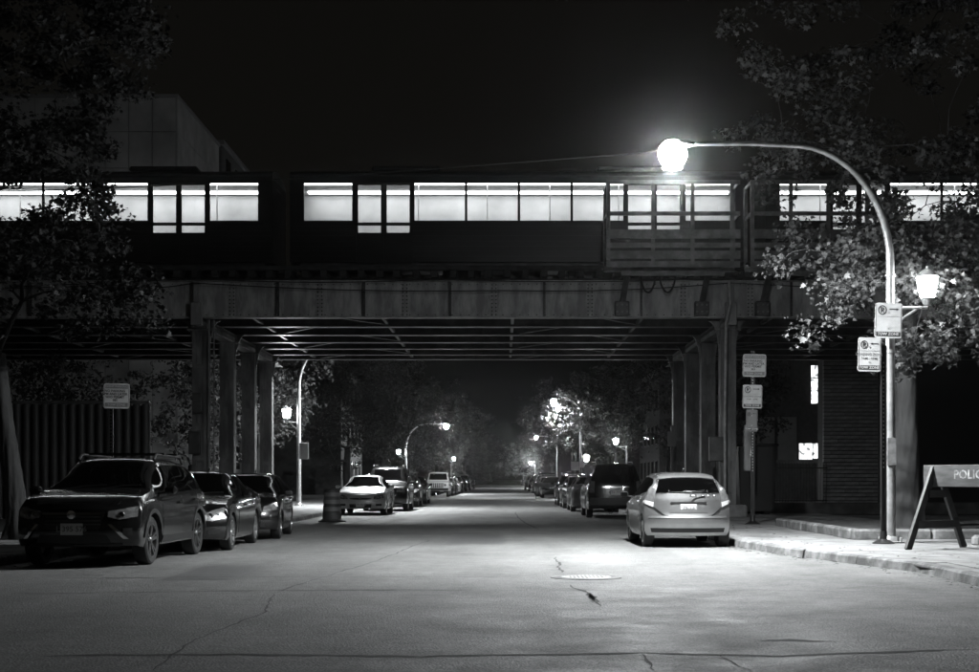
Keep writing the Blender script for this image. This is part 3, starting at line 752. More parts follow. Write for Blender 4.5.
street_lamp(5.3, 95.6, 6.75, 3.6, 5.7, 2.75, 'distant street lamp right of the road inside the bright lit tree', pw=1.0, aw=0.9, det=False)
street_lamp(9.1, 103.0, 6.6, 6.3, 8.3, 4.1, 'distant lamp behind the black car on the right with its globe in small leaves', aw=1.2, det=False, arm=False)
street_lamp(7.6, 197.0, 7.3, 4.8, None, 4.4, 'far small street lamp right of the road beyond the lit tree', pw=1.0, aw=1.5, det=False)
street_lamp(-7.6, 205.0, 7.0, -6.4, -7.2, 4.3, 'far street lamp left of the road above the last parked cars', aw=3.0, det=False, arm=False)
street_lamp(6.0, 262.0, 7.0, 4.2, 5.2, 4.3, 'farthest street lamp right of the road lighting the end tree', aw=9.0, det=False, arm=False)

# ------------------------------------------------------------------ sign posts
def sign_post(x, y, top, label, holes=True, m=BLACKM):
    t = empty('sign_post', (x, y, 0.13)); tag(t, label, 'sign', 'parking sign posts')
    MB().lathe([(0.20, 0.128), (0.20, 0.15), (0.13, 0.19), (0.07, 0.22), (0.06, 0.36)], (x, y, 0), 16).build('base', m, t, True, 40)
    p = MB(); p.box(x - 0.05, x - 0.028, y - 0.03, y + 0.03, 0.34, top); p.box(x + 0.028, x + 0.05, y - 0.03, y + 0.03, 0.34, top); p.box(x - 0.028, x + 0.028, y - 0.0, y + 0.03, 0.34, top)
    po = p.build('post', m, t)
    if holes:
        h = MB()
        for z in np.arange(1.5, top - 0.3, 0.075): h.add([(x - .012, y - .002, z), (x + .012, y - .002, z), (x + .012, y - .002, z + .03), (x - .012, y - .002, z + .03)], [(0, 1, 2, 3)])
        h.build('perforations', GALV, po)
    return t
s1 = sign_post(6.85, 25.2, 3.7, 'black sign post with a left arrow tow zone sign beside the shiny lamp pole')
c = at(869.5, 354.5, 25.15); sign_panel(s1, c.x, 25.15, c.z, 0.415, 0.61, 'left', R(1.5), ('LOADING ZONE', '7AM - 6PM'))
s2 = sign_post(6.42, 36.0, 4.6, 'sign post carrying three stacked parking signs in front of the right viaduct column')
for (px, py, w, h, kd, ln) in ((754.5, 365.5, 0.60, 0.58, 'event', ('NO PARKING', '5PM AND LATER', 'W/O PERMIT', '383')), (752.5, 396.5, 0.50, 0.60, 'right', ('LOADING ZONE', '7AM - 6PM')), (752, 420.5, 0.29, 0.56, 'left', ('LOADING',))):
    c = at(px, py, 35.92 - 0.02 * (py > 400)); sign_panel(s2, c.x, 35.94 - (0.012 if py < 380 else 0), c.z, w, h, kd, R(1), ln, m=SIGNW if py < 410 else SIGNG)
s3 = sign_post(at(111, 400, 31).x, 31.0, 3.4, 'lone dark sign post behind the front left parked vehicle with an event parking sign')
c = at(116.5, 396, 30.95); sign_panel(s3, c.x, 30.95, c.z, 0.575, 0.55, 'event', R(1), ('NO PARKING', '5PM AND LATER', 'W/O PERMIT', '383'))
s4 = sign_post(at(672, 440, 52).x, 52.0, 3.3, 'thin pole with a small faded plate between the black car and the silver hatchback', False, STEELC)
c = at(672, 439, 51.9); MB().bev(c.x - .16, c.x + .16, 51.94, 51.95, c.z - .28, c.z + .28, 0.004).build('sign_panel', SIGNG, s4)
s5 = sign_post(at(581, 470, 88).x, 88.0, 2.9, 'distant pole with two pale signs under the bright lit tree', False, STEELC)
for px, py, w, h in ((575, 466, .5, .55), (582, 463.5, .26, .5)):
    c = at(px, py, 87.9); MB().bev(c.x - w / 2, c.x + w / 2, 87.92, 87.93, c.z - h / 2, c.z + h / 2, 0.004).build('sign_panel', SIGNW, s5)

# ------------------------------------------------------------------ police sawhorse
def sawhorse(loc, rz, H, Wd, PL, label, text, wood, plank_m, frames):
    t = empty('sawhorse_barrier', loc, rz); tag(t, label, 'barrier', 'sawhorse barriers')
    ph = 0.36 * H / 1.4
    def B(mb, name, m, par=t): return link(name, mb.mesh(name), m, par)
    for x in frames:                        # A-frames stand across the plank
        for s in (-1, 1):
            B(MB().bar((x, s * Wd / 2, 0), (x, s * 0.05, H * 0.97), 0.05, 0.13, up=(0, 1, 0)), 'leg', wood)
        B(MB().bar((x + 0.03, -Wd * 0.36, H * 0.30), (x + 0.03, Wd * 0.36, H * 0.30), 0.04, 0.12), 'cross_tie', wood)
        B(MB().bar((x + 0.03, -Wd * 0.16, H * 0.66), (x + 0.03, Wd * 0.16, H * 0.66), 0.04, 0.12), 'cross_tie', wood)
    for s in (-1, 1):
        pl = B(MB().bev(-0.18, PL, s * 0.09 - 0.014, s * 0.09 + 0.014, H - ph, H, 0.006), 'plank', plank_m)
        if text and s < 0:
            me = text_mesh(text, ph * 0.56, 0.004); me.transform(Matrix.Translation((PL * 0.43, s * 0.09 - 0.0165, H - ph * 0.45)) @ Matrix.Rotation(R(90), 4, 'X'))
            link('lettering', me, mat('worn lettering', 0.40, 0.7, var=0.5, vscale=14, dirt=0.6, dscale=9), pl)
    B(MB().bev(-0.18, -0.15, -0.076, 0.076, H - ph, H, 0.004), 'end_board', plank_m)
    return t
WOODD = mat('dark painted wood', 0.025, 0.6, var=0.3, vscale=8)
PLANK = mat('sawhorse plank', 0.08, 0.6, var=0.4, vscale=9, stretch=(0.3, 1, 1), dirt=0.4, dscale=4)
sawhorse((7.24, 23.4, 0.13), R(-55), 1.40, 1.46, 2.3, 'dark wooden police line sawhorse on the right pavement at the picture edge', 'POLICE LINE', WOODD, PLANK, (0.0, 2.0))
sawhorse((2.15, 91, 0.0), R(0), 1.05, 0.7, 1.75, 'distant sawhorse barrier standing in the right parking lane', None, WOODD, PLANK, (0.0, 1.5))

# ------------------------------------------------------------------ traffic barrel
b = at(332, 521.5, 42.5)
tb = empty('traffic_barrel', (b.x, 42.5, 0)); tag(tb, 'striped traffic barrel standing before the silver sedan', 'barrel')
BARR = mat('barrel plastic', 0.07, 0.6, var=0.25, dirt=0.3, dscale=5); BSTR = mat('barrel reflective stripe', 0.17, 0.5, var=0.3)
MB().lathe([(0.34, 0.0), (0.34, 0.06), (0.29, 0.09), (0.285, 0.3), (0.27, 0.31), (0.27, 0.5), (0.255, 0.51), (0.255, 0.72), (0.24, 0.73), (0.24, 0.95), (0.21, 1.0), (0.1, 1.01)], (b.x, 42.5, 0), 20).build('drum', BARR, tb, True, 30)
MB().lathe([(0.42, 0.0), (0.42, 0.035), (0.345, 0.05)], (b.x, 42.5, 0), 10).build('rubber_base', TYRE, tb)
for z, r in ((0.33, 0.274), (0.55, 0.259), (0.77, 0.244)): MB().lathe([(r, z), (r + 0.002, z), (r + 0.002, z + 0.12), (r, z + 0.12)], (b.x, 42.5, 0), 20).build('stripe', BSTR, tb, True, 30)
MB().tube([(b.x - .08, 42.5, 1.0), (b.x - .07, 42.5, 1.07), (b.x + .07, 42.5, 1.07), (b.x + .08, 42.5, 1.0)], 0.015, 6).build('handle', BARR, tb, True)

# ------------------------------------------------------------------ trees
def leaf_mesh(name, cents, spread, per, size, seed, droop=0.5, up=0.55, lobed=False):
    """leaf sized folded blades, scattered in clumps; cents: (n,3)"""
    r = np.random.default_rng(seed)
    n = len(cents) * per
    base = np.repeat(cents, per, axis=0)
    sc = np.repeat(r.uniform(0.6, 1.3, len(cents)), per)[:, None]
    off = r.normal(0, 1, (n, 3)); off /= np.linalg.norm(off, axis=1)[:, None] + 1e-6
    off *= (r.uniform(0, 1, (n, 1)) ** 0.55) * sc * np.array(spread)
    c = base + off
    d = r.normal(0, 1, (n, 3)); d[:, 2] *= 0.55; d[:, 2] -= droop * 0.7; d /= np.linalg.norm(d, axis=1)[:, None]
    q = r.normal(0, 1, (n, 3)) * 0.55; q[:, 2] += up * 2
    s = np.cross(d, q); s /= np.linalg.norm(s, axis=1)[:, None] + 1e-6
    nn = np.cross(s, d)
    L_ = (size * r.uniform(0.5, 1.4, n))[:, None]
    if lobed:
        out = [(0.0, 0.0), (0.10, 0.30), (0.02, 0.55), (0.36, 0.30), (0.62, 0.42), (0.60, 0.15), (1.0, 0.0), (0.60, -0.15), (0.62, -0.42), (0.36, -0.30), (0.02, -0.55), (0.10, -0.30)]
    else:
        out = [(0.0, 0.0), (0.45, 0.30), (1.0, 0.0), (0.45, -0.30)]
    K = len(out); wv = r.uniform(0.7, 1.15, (n, 1))
    V = np.stack([c + d * L_ * a + s * L_ * b * wv - nn * L_ * (0.35 * abs(b) + 0.15 * a * a) for a, b in out], 1).reshape(-1, 3)
    me = bpy.data.meshes.new(name)
    if lobed: tri = [(0, 1, 11), (1, 2, 3), (11, 9, 10), (1, 3, 11), (11, 3, 9), (3, 4, 5), (9, 7, 8), (3, 5, 9), (9, 5, 7), (5, 6, 7)]
    else: tri = [(0, 1, 2), (0, 2, 3)]
    m = len(tri)
    me.vertices.add(K * n); me.vertices.foreach_set('co', V.astype(np.float32).ravel())
    me.loops.add(3 * m * n); me.polygons.add(m * n)
    k = np.arange(n)[:, None] * K
    idx = (k + np.array(tri).ravel()[None, :]).ravel()
    me.loops.foreach_set('vertex_index', idx.astype(np.int32))
    me.polygons.foreach_set('loop_start', (np.arange(m * n) * 3).astype(np.int32))
    me.update(calc_edges=True)
    return me

def crown_points(n, rad, seed, hollow=0.35, lobes=7):
    r = np.random.default_rng(seed)
    lob = r.normal(0, 1, (lobes, 3)); lob /= np.linalg.norm(lob, axis=1)[:, None]; lr = r.uniform(0.75, 1.12, lobes)
    out = []
    while len(out) < n:
        p = r.normal(0, 1, 3); p /= np.linalg.norm(p)
        w = np.clip((lob @ p) - 0.55, 0, 1); lim = 0.72 + 0.5 * np.max(w * lr) / 0.45
        q = p * lim * (hollow + (1 - hollow) * r.uniform() ** 0.5)
        out.append(q * np.array(rad))
    return np.array(out)

def limbs_mesh(name, base, fork, cents, r0, seed, lean=(0, 0), nlimb=60):
    """tapered trunk and branches reaching to leaf clumps (all local)"""
    rd = random.Random(seed); mb = MB()
    P = []; rr = []
    for k in range(8):
        t = k / 7; P.append((lean[0] * t + 0.06 * math.sin(3 * t + seed), lean[1] * t + 0.05 * math.cos(4 * t + seed), fork * t))
        rr.append(r0 * (1.35 - 0.9 * min(t * 6, 1) * 0.4 - 0.35 * t))
    NT = 28; HV = 36; tv = []; tf = []
    for j in range(HV):
        t = j / (HV - 1); z = fork * t
        cx = float(np.interp(t, np.linspace(0, 1, 8), [p[0] for p in P])); cy = float(np.interp(t, np.linspace(0, 1, 8), [p[1] for p in P])); ra = float(np.interp(t, np.linspace(0, 1, 8), rr))
        for k in range(NT):
            a = 2 * PI * k / NT
            ridge = 0.05 * math.sin(k * PI + 2.2 * math.sin(j * 0.7 + k)) + 0.05 * math.sin(3 * a + 0.9 * t * 5 + seed) + rd.uniform(-0.035, 0.035)
            flare = 0.35 * max(0, 1 - t * 7) ** 2 * (0.6 + 0.6 * math.sin(5 * a + seed))
            r_ = ra * (1 + ridge + flare); tv.append((cx + r_ * math.cos(a), cy + r_ * math.sin(a), z))
    tf = [(j * NT + k, j * NT + (k + 1) % NT, (j + 1) * NT + (k + 1) % NT, (j + 1) * NT + k) for j in range(HV - 1) for k in range(NT)]
    mb.add(tv, tf)
    nodes = [(Vector(P[k]), rr[k] * 0.75) for k in range(5, 8)]
    order = sorted(range(len(cents)), key=lambda i: np.hypot(cents[i][0], cents[i][1]) + 0.5 * abs(cents[i][2] - fork))
    step = max(1, len(order) // nlimb)
    for i in order[::step]:
        c = Vector(cents[i]); best = None
        for nd, r_ in nodes:
            dd = (nd - c).length + (1.5 if nd.z > c.z + 0.5 else 0)
            if best is None or dd < best[0]: best = (dd, nd, r_)
        _, nd, r_ = best
        r1 = max(0.012, r_ * 0.6)
        mid = nd.lerp(c, 0.5) + Vector((rd.uniform(-.2, .2), rd.uniform(-.2, .2), 0.12 * (c - nd).length))
        q1 = nd.lerp(mid, 0.55) + Vector((rd.uniform(-.08, .08), rd.uniform(-.08, .08), 0.05)); q2 = mid.lerp(c, 0.5) + Vector((rd.uniform(-.1, .1), rd.uniform(-.1, .1), 0.04))
        mb.tube([nd, q1, mid, q2, c], [r1, r1 * .9, r1 * .75, r1 * .6, r1 * .45], 6)
        nodes += [(mid, r1 * .8), (c, r1 * .5)]
    return mb.mesh(name, smooth=True, angle=70, fix=False)

def tree(loc, label, fork, ccen, rad, n, per, size, spread, seed, r0, leafm=LEAF, lean=(0, 0), extra=None, group=None, nlimb=60, hollow=0.35, droop=0.5, lobed=False, gaps=None):
    t = empty('street_tree', loc); tag(t, label, 'tree', group)
    cents = crown_points(n, rad, seed, hollow) + np.array(ccen)
    if extra is not None: cents = np.concatenate([cents, np.array(extra)])
    if gaps is not None:            # open places in the crown, as angles seen along the street
        W_ = cents + np.array(loc); u = W_[:, 0] / W_[:, 1]; v = (W_[:, 2] - 1.3) / W_[:, 1]; keep = np.ones(len(cents), bool)
        for (u0, u1, v0, v1) in gaps: keep &= ~((u > u0) & (u < u1) & (v > v0) & (v < v1))
        cents = cents[keep]
    link('crown', leaf_mesh('crown', cents, spread, per, size, seed + 1, droop, lobed=lobed), leafm, t)
    link('trunk', limbs_mesh('trunk', loc, fork, cents, r0, seed, lean, nlimb), BARK, t)
    return t

TG = 'trees along the street'
# big tree on the right, its low twigs hang by the pedestrian globe
T2 = Vector((8.55, 30.0, 0.22))
ex = []
rr2 = random.Random(5)
for (px, py, d, k, sp_) in ((850, 300, 26.1, 16, .35), (862, 280, 26.2, 12, .4), (838, 255, 26.6, 14, .5), (875, 250, 26.8, 12, .5), (915, 290, 26.2, 12, .3), (950, 300, 26.1, 12, .35), (940, 345, 26.2, 5, .16), (965, 285, 26.6, 14, .5), (925, 255, 26.7, 14, .5), (970, 330, 26.8, 12, .4), (905, 340, 26.6, 5, .3), (900, 235, 27, 16, .6), (830, 230, 27.5, 12, .6), (950, 240, 27.2, 16, .6)):
    p = at(px, py, d + 0.45) - T2
    for _ in range(max(3, int(k * 0.38))): ex.append((p.x + rr2.gauss(0, sp_), p.y + rr2.gauss(0, .3), p.z + rr2.gauss(0, sp_ * .7)))
tree(T2, 'big leafy tree on the right pavement behind the shiny lamp pole', 4.6, (1.6, 0.8, 9.0), (5.7, 3.6, 5.0), 250, 110, 0.11, (0.5, 0.5, 0.34), 21, 0.29, LEAF2, (0.25, 0.1), ex, TG, 150, 0.3, 0.9, True)
# big dark tree on the left
T1 = Vector((-9.35, 27.0, 0.13))
tree(T1, 'big dark tree at the left picture edge behind the parked cars', 3.6, (-0.1, 0.2, 8.2), (3.6, 3.2, 4.6), 330, 115, 0.105, (0.46, 0.46, 0.30), 33, 0.21, LEAFD, (-0.35, 0.0),
     [(at(px, py, 26.5) - T1)[:] for px, py in ((120, 300), (140, 310), (150, 290), (110, 280), (95, 320), (130, 270), (70, 300), (60, 270), (85, 255), (115, 325), (150, 320), (100, 300), (45, 310), (130, 295), (140, 280), (75, 330))], TG, 110, lobed=True, gaps=[(-0.283, -0.1, 0.172, 0.275), (-0.26, -0.1, 0.265, 0.30)])
# trees beyond the viaduct
def crown_var(seed, rad, n, per, size): return leaf_mesh('crown', crown_points(n, rad, seed, 0.3) + np.array((0, 0, 0)), (0.75, 0.75, 0.5), per, size, seed + 3)
far = [  # x, y, crown centre z, crown radii, fork, leaf mat, label
    (-11.5, 66, 6.4, (4.2, 4, 4.0), 2.6, LEAF, 'leafy tree behind the second left street lamp beyond the viaduct'),
    (-9.3, 84, 7.0, (5, 5, 4.6), 3.0, LEAF, 'dark tree with a pale trunk above the tall black car beyond the viaduct'),
    (-9.0, 104, 6.6, (4.5, 5, 4.2), 2.8, LEAFD, 'dark tree behind the boxy white vehicle left of the road'),
    (-8.8, 134, 6.2, (4.2, 5, 4.2), 2.6, LEAFD, 'distant dark tree just past the third lamp on the left'),
    (-8.2, 172, 8.0, (6.2, 6, 5.0), 3.4, LEAF, 'distant tree above the far parked cars on the left'),
    (-8.8, 212, 5.0, (4.0, 6, 3.8), 2.0, LEAF2, 'far pale leaved tree near the end of the left pavement'),
    (-7.5, 270, 9.5, (7.5, 8, 6.0), 3.6, LEAFD, 'farthest tree on the left side of the street'),
    (10.6, 68, 7.2, (4.3, 4, 4.6), 3.0, LEAFD, 'dark tree behind the right viaduct columns'),
    (10.2, 86, 7.4, (4.8, 4, 4.6), 3.2, LEAFD, 'dark tree on the right between the viaduct and the globe lamp'),
    (8.6, 106, 5.0, (1.8, 1.6, 1.5), 3.0, LEAF2, 'small tree around the globe lamp behind the black car on the right'),
    (4.75, 94.9, 5.6, (2.6, 2.0, 2.0), 3.1, mat('leaf lit', 0.12, 0.5, var=0.3), 'bright lit small tree right of the road above the barrier'),  # paler leaf colour paints in the lamp light on this crown
    (9.6, 126, 7.4, (4.8, 5, 4.6), 3.2, LEAFD, 'dark tall tree behind the bright lit tree on the right'),
    (9.0, 160, 8.4, (6.4, 5, 5.0), 3.6, LEAFD, 'distant dark tree on the right past the lit tree'),
    (7.6, 215, 8.6, (6.0, 5, 4.6), 3.6, LEAFD, 'far dark tree right of the road by the small lamp'),
    (3.9, 268, 5.2, (4.6, 4, 3.3), 2.4, mat('leaf lit', 0.12, 0.5, var=0.3), 'pale lit tree at the far end of the street'),  # lamplight on these leaves is put into their paler colour
    (-3.0, 330, 5.0, (8.0, 5, 5.5), 2.4, LEAFD, 'dark tree closing the far end of the street'),
    (-13.6, 61, 4.2, (3.0, 2.0, 2.6), 1.8, LEAFD, 'dark bushy tree beyond the left viaduct columns'),
    (-18.6, 60, 4.6, (3.4, 2.0, 2.8), 1.8, LEAFD, 'dark bushy tree over the ribbed fence at the far left'),
    (-15.5, 49, 3.6, (2.8, 1.4, 1.9), 1.6, LEAFD, 'low bushy tree under the left end of the viaduct'),
    (11.4, 66, 5.6, (1.6, 1.5, 1.6), 3.2, LEAFD, 'dark small tree before the lit window beyond the right column'),
]
for i, (x, y, cz, rad, fork, lm, lab) in enumerate(far):
    vol = rad[0] * rad[1] * rad[2]; n = int(70 + 2.2 * vol); sz = 0.20 if y < 110 else 0.28
    spd = (0.7, 0.7, 0.45) if rad[0] > 3 else (0.4, 0.4, 0.28)
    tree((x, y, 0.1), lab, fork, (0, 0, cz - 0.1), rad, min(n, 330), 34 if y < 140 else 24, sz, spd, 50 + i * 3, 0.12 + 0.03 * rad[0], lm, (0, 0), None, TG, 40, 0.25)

# ------------------------------------------------------------------ buildings
FAC = mat('facade panel', 0.5, 0.8, var=0.12, vscale=1.0, dirt=0.3, dscale=0.3)
FACS = mat('facade seam', 0.26, 0.8)
lb = empty('panel_building', (-22.5, 80, 0.09)); tag(lb, 'tall pale panel clad building behind the train on the left', 'building')
bx0, bx1, by0, by1, bz = -34.0, -17.5, 75.0, 86.0, 21.9
MB().box(bx0, bx1, by0, by1, 0.0, bz - 0.2).build('wall', FACS, lb)
for i in range(13):
    for j in range(11):
        xa = bx1 - 0.02 - (i + 1) * 1.26; za = 0.4 + j * 1.95
        MB().box(xa + 0.025, xa + 1.235, by0 - 0.06, by0 - 0.001, za + 0.02, za + 1.93).build('facade_panel', FAC, lb)
for i in range(8):
    for j in range(11):
        ya = by0 + 0.02 + i * 1.37; za = 0.4 + j * 1.95
        MB().box(bx1 + 0.001, bx1 + 0.06, ya + 0.025, ya + 1.345, za + 0.02, za + 1.93).build('facade_panel', FAC, lb)
MB().box(bx0 - 0.1, bx1 + 0.12, by0 - 0.12, by1 + 0.1, bz - 0.2, bz).build('parapet', FACS, lb)
for j in (7, 8, 9):
    for i in (8, 10):
        xa = bx1 - i * 1.26; w = MB().box(xa + 0.1, xa + 1.15, by0 - 0.10, by0 - 0.061, 0.6 + j * 1.95, 2.0 + j * 1.95).build('window', PLASTIC, lb)
        MB().box(xa + 0.17, xa + 1.08, by0 - 0.108, by0 - 0.101, 0.67 + j * 1.95, 1.93 + j * 1.95).build('pane', CARGLASS, w)
lb2 = empty('dark_building', (-19, 98, 0.09)); tag(lb2, 'darker stepped building behind the pale panel building', 'building')
MB().bev(-30, -18.6, 93, 104, 0, 23.5, 0.1).build('wall', mat('dark facade', 0.12, 0.8, var=0.2), lb2)
MB().box(-30.1, -18.5, 92.9, 104.1, 23.5, 23.8).build('parapet', FACS, lb2)
for j in range(9):
    for i in range(3): 
        w = MB().box(-18.62 - 0.0, -18.54, 94 + i * 3.2, 95.4 + i * 3.2, 2 + j * 2.4, 3.6 + j * 2.4).build('window', CARGLASS, lb2)

# ribbed metal fence on the left
rf = empty('ribbed_fence', (-14.4, 42.0, 0.09)); tag(rf, 'tall pale ribbed metal fence in the dark behind the left parked cars', 'fence')
RIB = mat('ribbed sheet', 0.05, 0.6, var=0.3, vscale=3, dirt=0.4, dscale=1.2, stretch=(1, 1, 0.4))
rbm = MB().tube([(0, 0, 0.1), (0, 0, 3.55)], 0.115, 10).mesh('rib', smooth=True, angle=60)
MB().box(-20, -10.6, 42.06, 42.10, 0.1, 3.5).build('backing_sheet', STEELD, rf)
for i in range(34): link('rib', rbm, RIB, rf, Vector((-19.8 + i * 0.275, 42.02, 0)) - rootloc(rf))
MB().box(-20, -10.6, 41.9, 42.14, 3.56, 3.64).build('top_rail', STEELD, rf)
# masonry building right of the viaduct
BLK = [mat('block %d' % k, b_, 0.85, var=0.2, vscale=5, bump=0.4, bscale=40) for k, b_ in enumerate((0.27, 0.31, 0.35))]
rbld = empty('block_building', (18.5, 64, 0.09)); tag(rbld, 'dark masonry building behind the right tree with horizontal block courses', 'building')
x0b, x1b, y0b = 13.95, 24.0, 61.0
MB().box(x0b + 0.03, x1b, y0b + 0.03, 62.2, 0.0, 8.6).build('wall', mat('block joint', 0.05, 0.9), rbld)
bh = 0.168; bwid = 0.62
bms = [MB().bev(0, bwid - 0.012, 0, 0.10, 0, bh - 0.032, 0.008).mesh('block') for _ in range(3)]
hms = [MB().bev(0, bwid / 2 - 0.012, 0, 0.10, 0, bh - 0.032, 0.008).mesh('block') for _ in range(3)]
for k in range(3): bms[k].materials.append(BLK[k]); hms[k].materials.append(BLK[k])
cnt = 0; rl = rootloc(rbld)
for j in range(41):
    z = 0.2 + j * bh; x = x0b
    if j % 2: link('block', hms[j % 3], None, rbld, Vector((x, y0b - 0.05, z)) - rl); x += bwid / 2
    while x < 17.4 and cnt < 285:
        link('block', random.choice(bms), None, rbld, Vector((x, y0b - 0.05 + random.uniform(-.006, .006), z)) - rl); cnt += 1
        x += bwid
MB().tube([(16.35, 60.85, 0.2), (16.35, 60.85, 7.5)], 0.06, 8).build('downpipe', BLACKM, rbld, True)
MB().box(x0b - 0.05, x1b, y0b - 0.12, 62.25, 8.6, 8.8).build('parapet', STEELD, rbld)
# lit apartment facade further back
ap = empty('apartment_building', (15.0, 84, 0.09)); tag(ap, 'dark apartment building with lit windows beyond the right viaduct column', 'building')
APW = mat('dark brick wall', 0.06, 0.9, var=0.3, vscale=4)
MB().box(12.0, 24.0, 82, 92, 0.0, 11.0).build('wall', APW, ap)
MB().box(11.9, 24.1, 81.9, 92.1, 11.0, 11.3).build('parapet', STEELD, ap)
LITW = mat('lit room', 0.8, 0.6, emit=2.2)
_n = LITW.node_tree; _t = _n.nodes.new('ShaderNodeTexCoord'); _w = _n.nodes.new('ShaderNodeTexNoise'); _w.inputs['Scale'].default_value = 3.5; _w.inputs['Detail'].default_value = 5
_r = _n.nodes.new('ShaderNodeMapRange'); _r.inputs[1].default_value = 0.38; _r.inputs[2].default_value = 0.5; _r.inputs[3].default_value = 0.25; _r.inputs[4].default_value = 2.4
_n.links.new(_t.outputs['Object'], _w.inputs[0]); _n.links.new(_w.outputs[0], _r.inputs[0]); _n.links.new(_r.outputs[0], _n.nodes['Principled BSDF'].inputs['Emission Strength'])
LITC = mat('curtain', 0.45, 0.8, var=0.3, vscale=9)
def lit_window(px0, px1, py0, py1, rows, name='window', parent=ap, d=82.0):
    a = at(px0, py1, d); c = at(px1, py0, d)
    f = MB(); t_ = 0.06
    f.box(a.x - t_, a.x, d - 0.06, d - 0.002, a.z - t_, c.z + t_); f.box(c.x, c.x + t_, d - 0.06, d - 0.002, a.z - t_, c.z + t_)
    for k in range(rows + 1):
        z = a.z + (c.z - a.z) * k / rows; f.box(a.x, c.x, d - 0.06, d - 0.002, z - t_ / 2, z + t_ / 2)
    fo = f.build(name, PLASTIC, parent)
    for k in range(rows):
        za = a.z + (c.z - a.z) * k / rows + t_ / 2; zb = a.z + (c.z - a.z) * (k + 1) / rows - t_ / 2
        MB().box(a.x, c.x, d - 0.03, d - 0.015, za, zb).build('pane', LITW, fo)
    return fo
lit_window(811, 830, 365, 404, 3)
lit_window(799, 812, 443, 460, 1); lit_window(813, 826, 443, 459, 1)
PALE = mat('pale shutter', 0.20, 0.8, var=0.1)
for a, b_ in ((757, 775), (778, 797)):
    p0 = at(a, 460, 81.9); p1 = at(b_, 417, 81.9); MB().bev(p0.x, p1.x, 81.9, 81.98, p0.z, p1.z, 0.02).build('shutter', PALE, ap)
p0 = at(752, 462, 81.7); p1 = at(824, 460, 81.7); MB().bev(p0.x, p1.x, 81.6, 81.97, p0.z - 0.1, p1.z, 0.02).build('sill_ledge', CONCRETE, ap)
# steel fence in front of it
sf = empty('steel_fence', (12.2, 60.0, 0.09)); tag(sf, 'black steel picket fence between the right column and the masonry building', 'fence')
for z in (0.35, 1.75): MB().box(10.2, 13.9, 59.98, 60.02, z, z + 0.05).build('rail', BLACKM, sf)
pk_me = MB().box(-0.015, 0.015, -0.015, 0.015, 0.1, 2.0).mesh('picket')
for i in range(30): link('picket', pk_me, BLACKM, sf, Vector((10.26 + i * 0.124, 60.05, 0)) - rootloc(sf))
MB().bev(10.1, 13.9, 59.7, 60.2, 0.05, 0.28, 0.02).build('plinth', CONCRETE, sf)
# low dark kerb wall
lw = MB().bev(7.6, 17.5, 47.5, 47.8, 0.08, 0.5, 0.03).thing('low_wall', STEELD, (12.5, 47.6, 0.09)); tag(lw, 'low dark wall along the lot right of the viaduct column', 'wall')
# stepped dumpster-like bin beside the right column
sb = empty('refuse_bin', (8.3, 46.2, 0.09)); tag(sb, 'tall black bin standing beside the right viaduct column', 'bin')
MB().prism([(7.75, 0.25), (8.85, 0.25), (8.95, 2.35), (7.68, 2.35)], 45.7, 46.7, 'XZ').build('bin_body', BLACKM, sb)
MB().bev(7.62, 9.0, 45.62, 46.78, 2.36, 2.45, 0.03).build('lid', PLASTIC, sb)
for x in (7.9, 8.65):
    for y in (45.85, 46.55): MB().lathe([(0.09, -0.03), (0.09, 0.03)], (x, y, 0.19), 10, 'Y').build('caster', TYRE, sb)
# far house fronts lining the street
for (x0, x1, y0, y1, zt, lab, lit) in ((-30, -12.5, 108, 124, 9.5, 'dark house front left of the far street behind the second lamp', 0), (-28, -12.8, 140, 160, 10.5, 'dark distant house left of the road between trees', 0),
                                  (12.5, 28, 112, 128, 9.8, 'dark house front right of the far street behind trees', 0), (12.8, 28, 148, 168, 10.2, 'dark distant house right of the road between trees', 0)):
    hs = empty('house', ((x0 + x1) / 2, (y0 + y1) / 2, 0.09)); tag(hs, lab, 'house', 'houses beside the far street')
    MB().box(x0, x1, y0, y1, 0, zt).build('wall', APW, hs)
    MB().box(x0 - .2, x1 + .2, y0 - .2, y1 + .2, zt, zt + 0.35).build('roof', STEELD, hs)
    xf = x1 if x0 < 0 else x0; sg = 1 if x0 < 0 else -1
    for fl in range(3):
        for k in range(5):
            ya = y0 + 1.2 + k * 3; za = 1.2 + fl * 2.9
            fr = MB().box(min(xf, xf + sg * .05) , max(xf, xf + sg * .05), ya, ya + 1.2, za, za + 1.6).build('window', PLASTIC, hs)
            MB().box(min(xf + sg * .051, xf + sg * .06), max(xf + sg * .051, xf + sg * .06), ya + .08, ya + 1.12, za + .08, za + 1.52).build('pane', LITW if (lit and fl == 0 and k == 1) else CARGLASS, fr)
# overhead cable
oc = []
for k in range(25):
    t_ = k / 24; oc.append((-20 + 23.4 * t_, 33.5 - 7.9 * t_, 8.05 - 0.72 * t_ ** 1.5 - 0.35 * math.sin(PI * t_)))
o = MB().tube(oc, 0.012, 5).thing('overhead_cable', CABLE, (-8, 29, 7.6), True); tag(o, 'thin dark cable spanning the sky from the bright lamp to the left', 'cable')

# ------------------------------------------------------------------ cars
def smooth_prof(pts, sig=0.07):
    xs = np.linspace(pts[0][0] - 0.5, pts[-1][0] + 0.5, 700); z = np.interp(xs, [p[0] for p in pts], [p[1] for p in pts])
    dx = xs[1] - xs[0]; k = np.arange(-int(3 * sig / dx), int(3 * sig / dx) + 1) * dx; g_ = np.exp(-k * k / (2 * sig * sig)); g_ /= g_.sum()
    pad = len(k) // 2; zz = np.convolve(np.pad(z, pad, mode='edge'), g_, 'valid')
    return lambda x: float(np.interp(x, xs, zz))

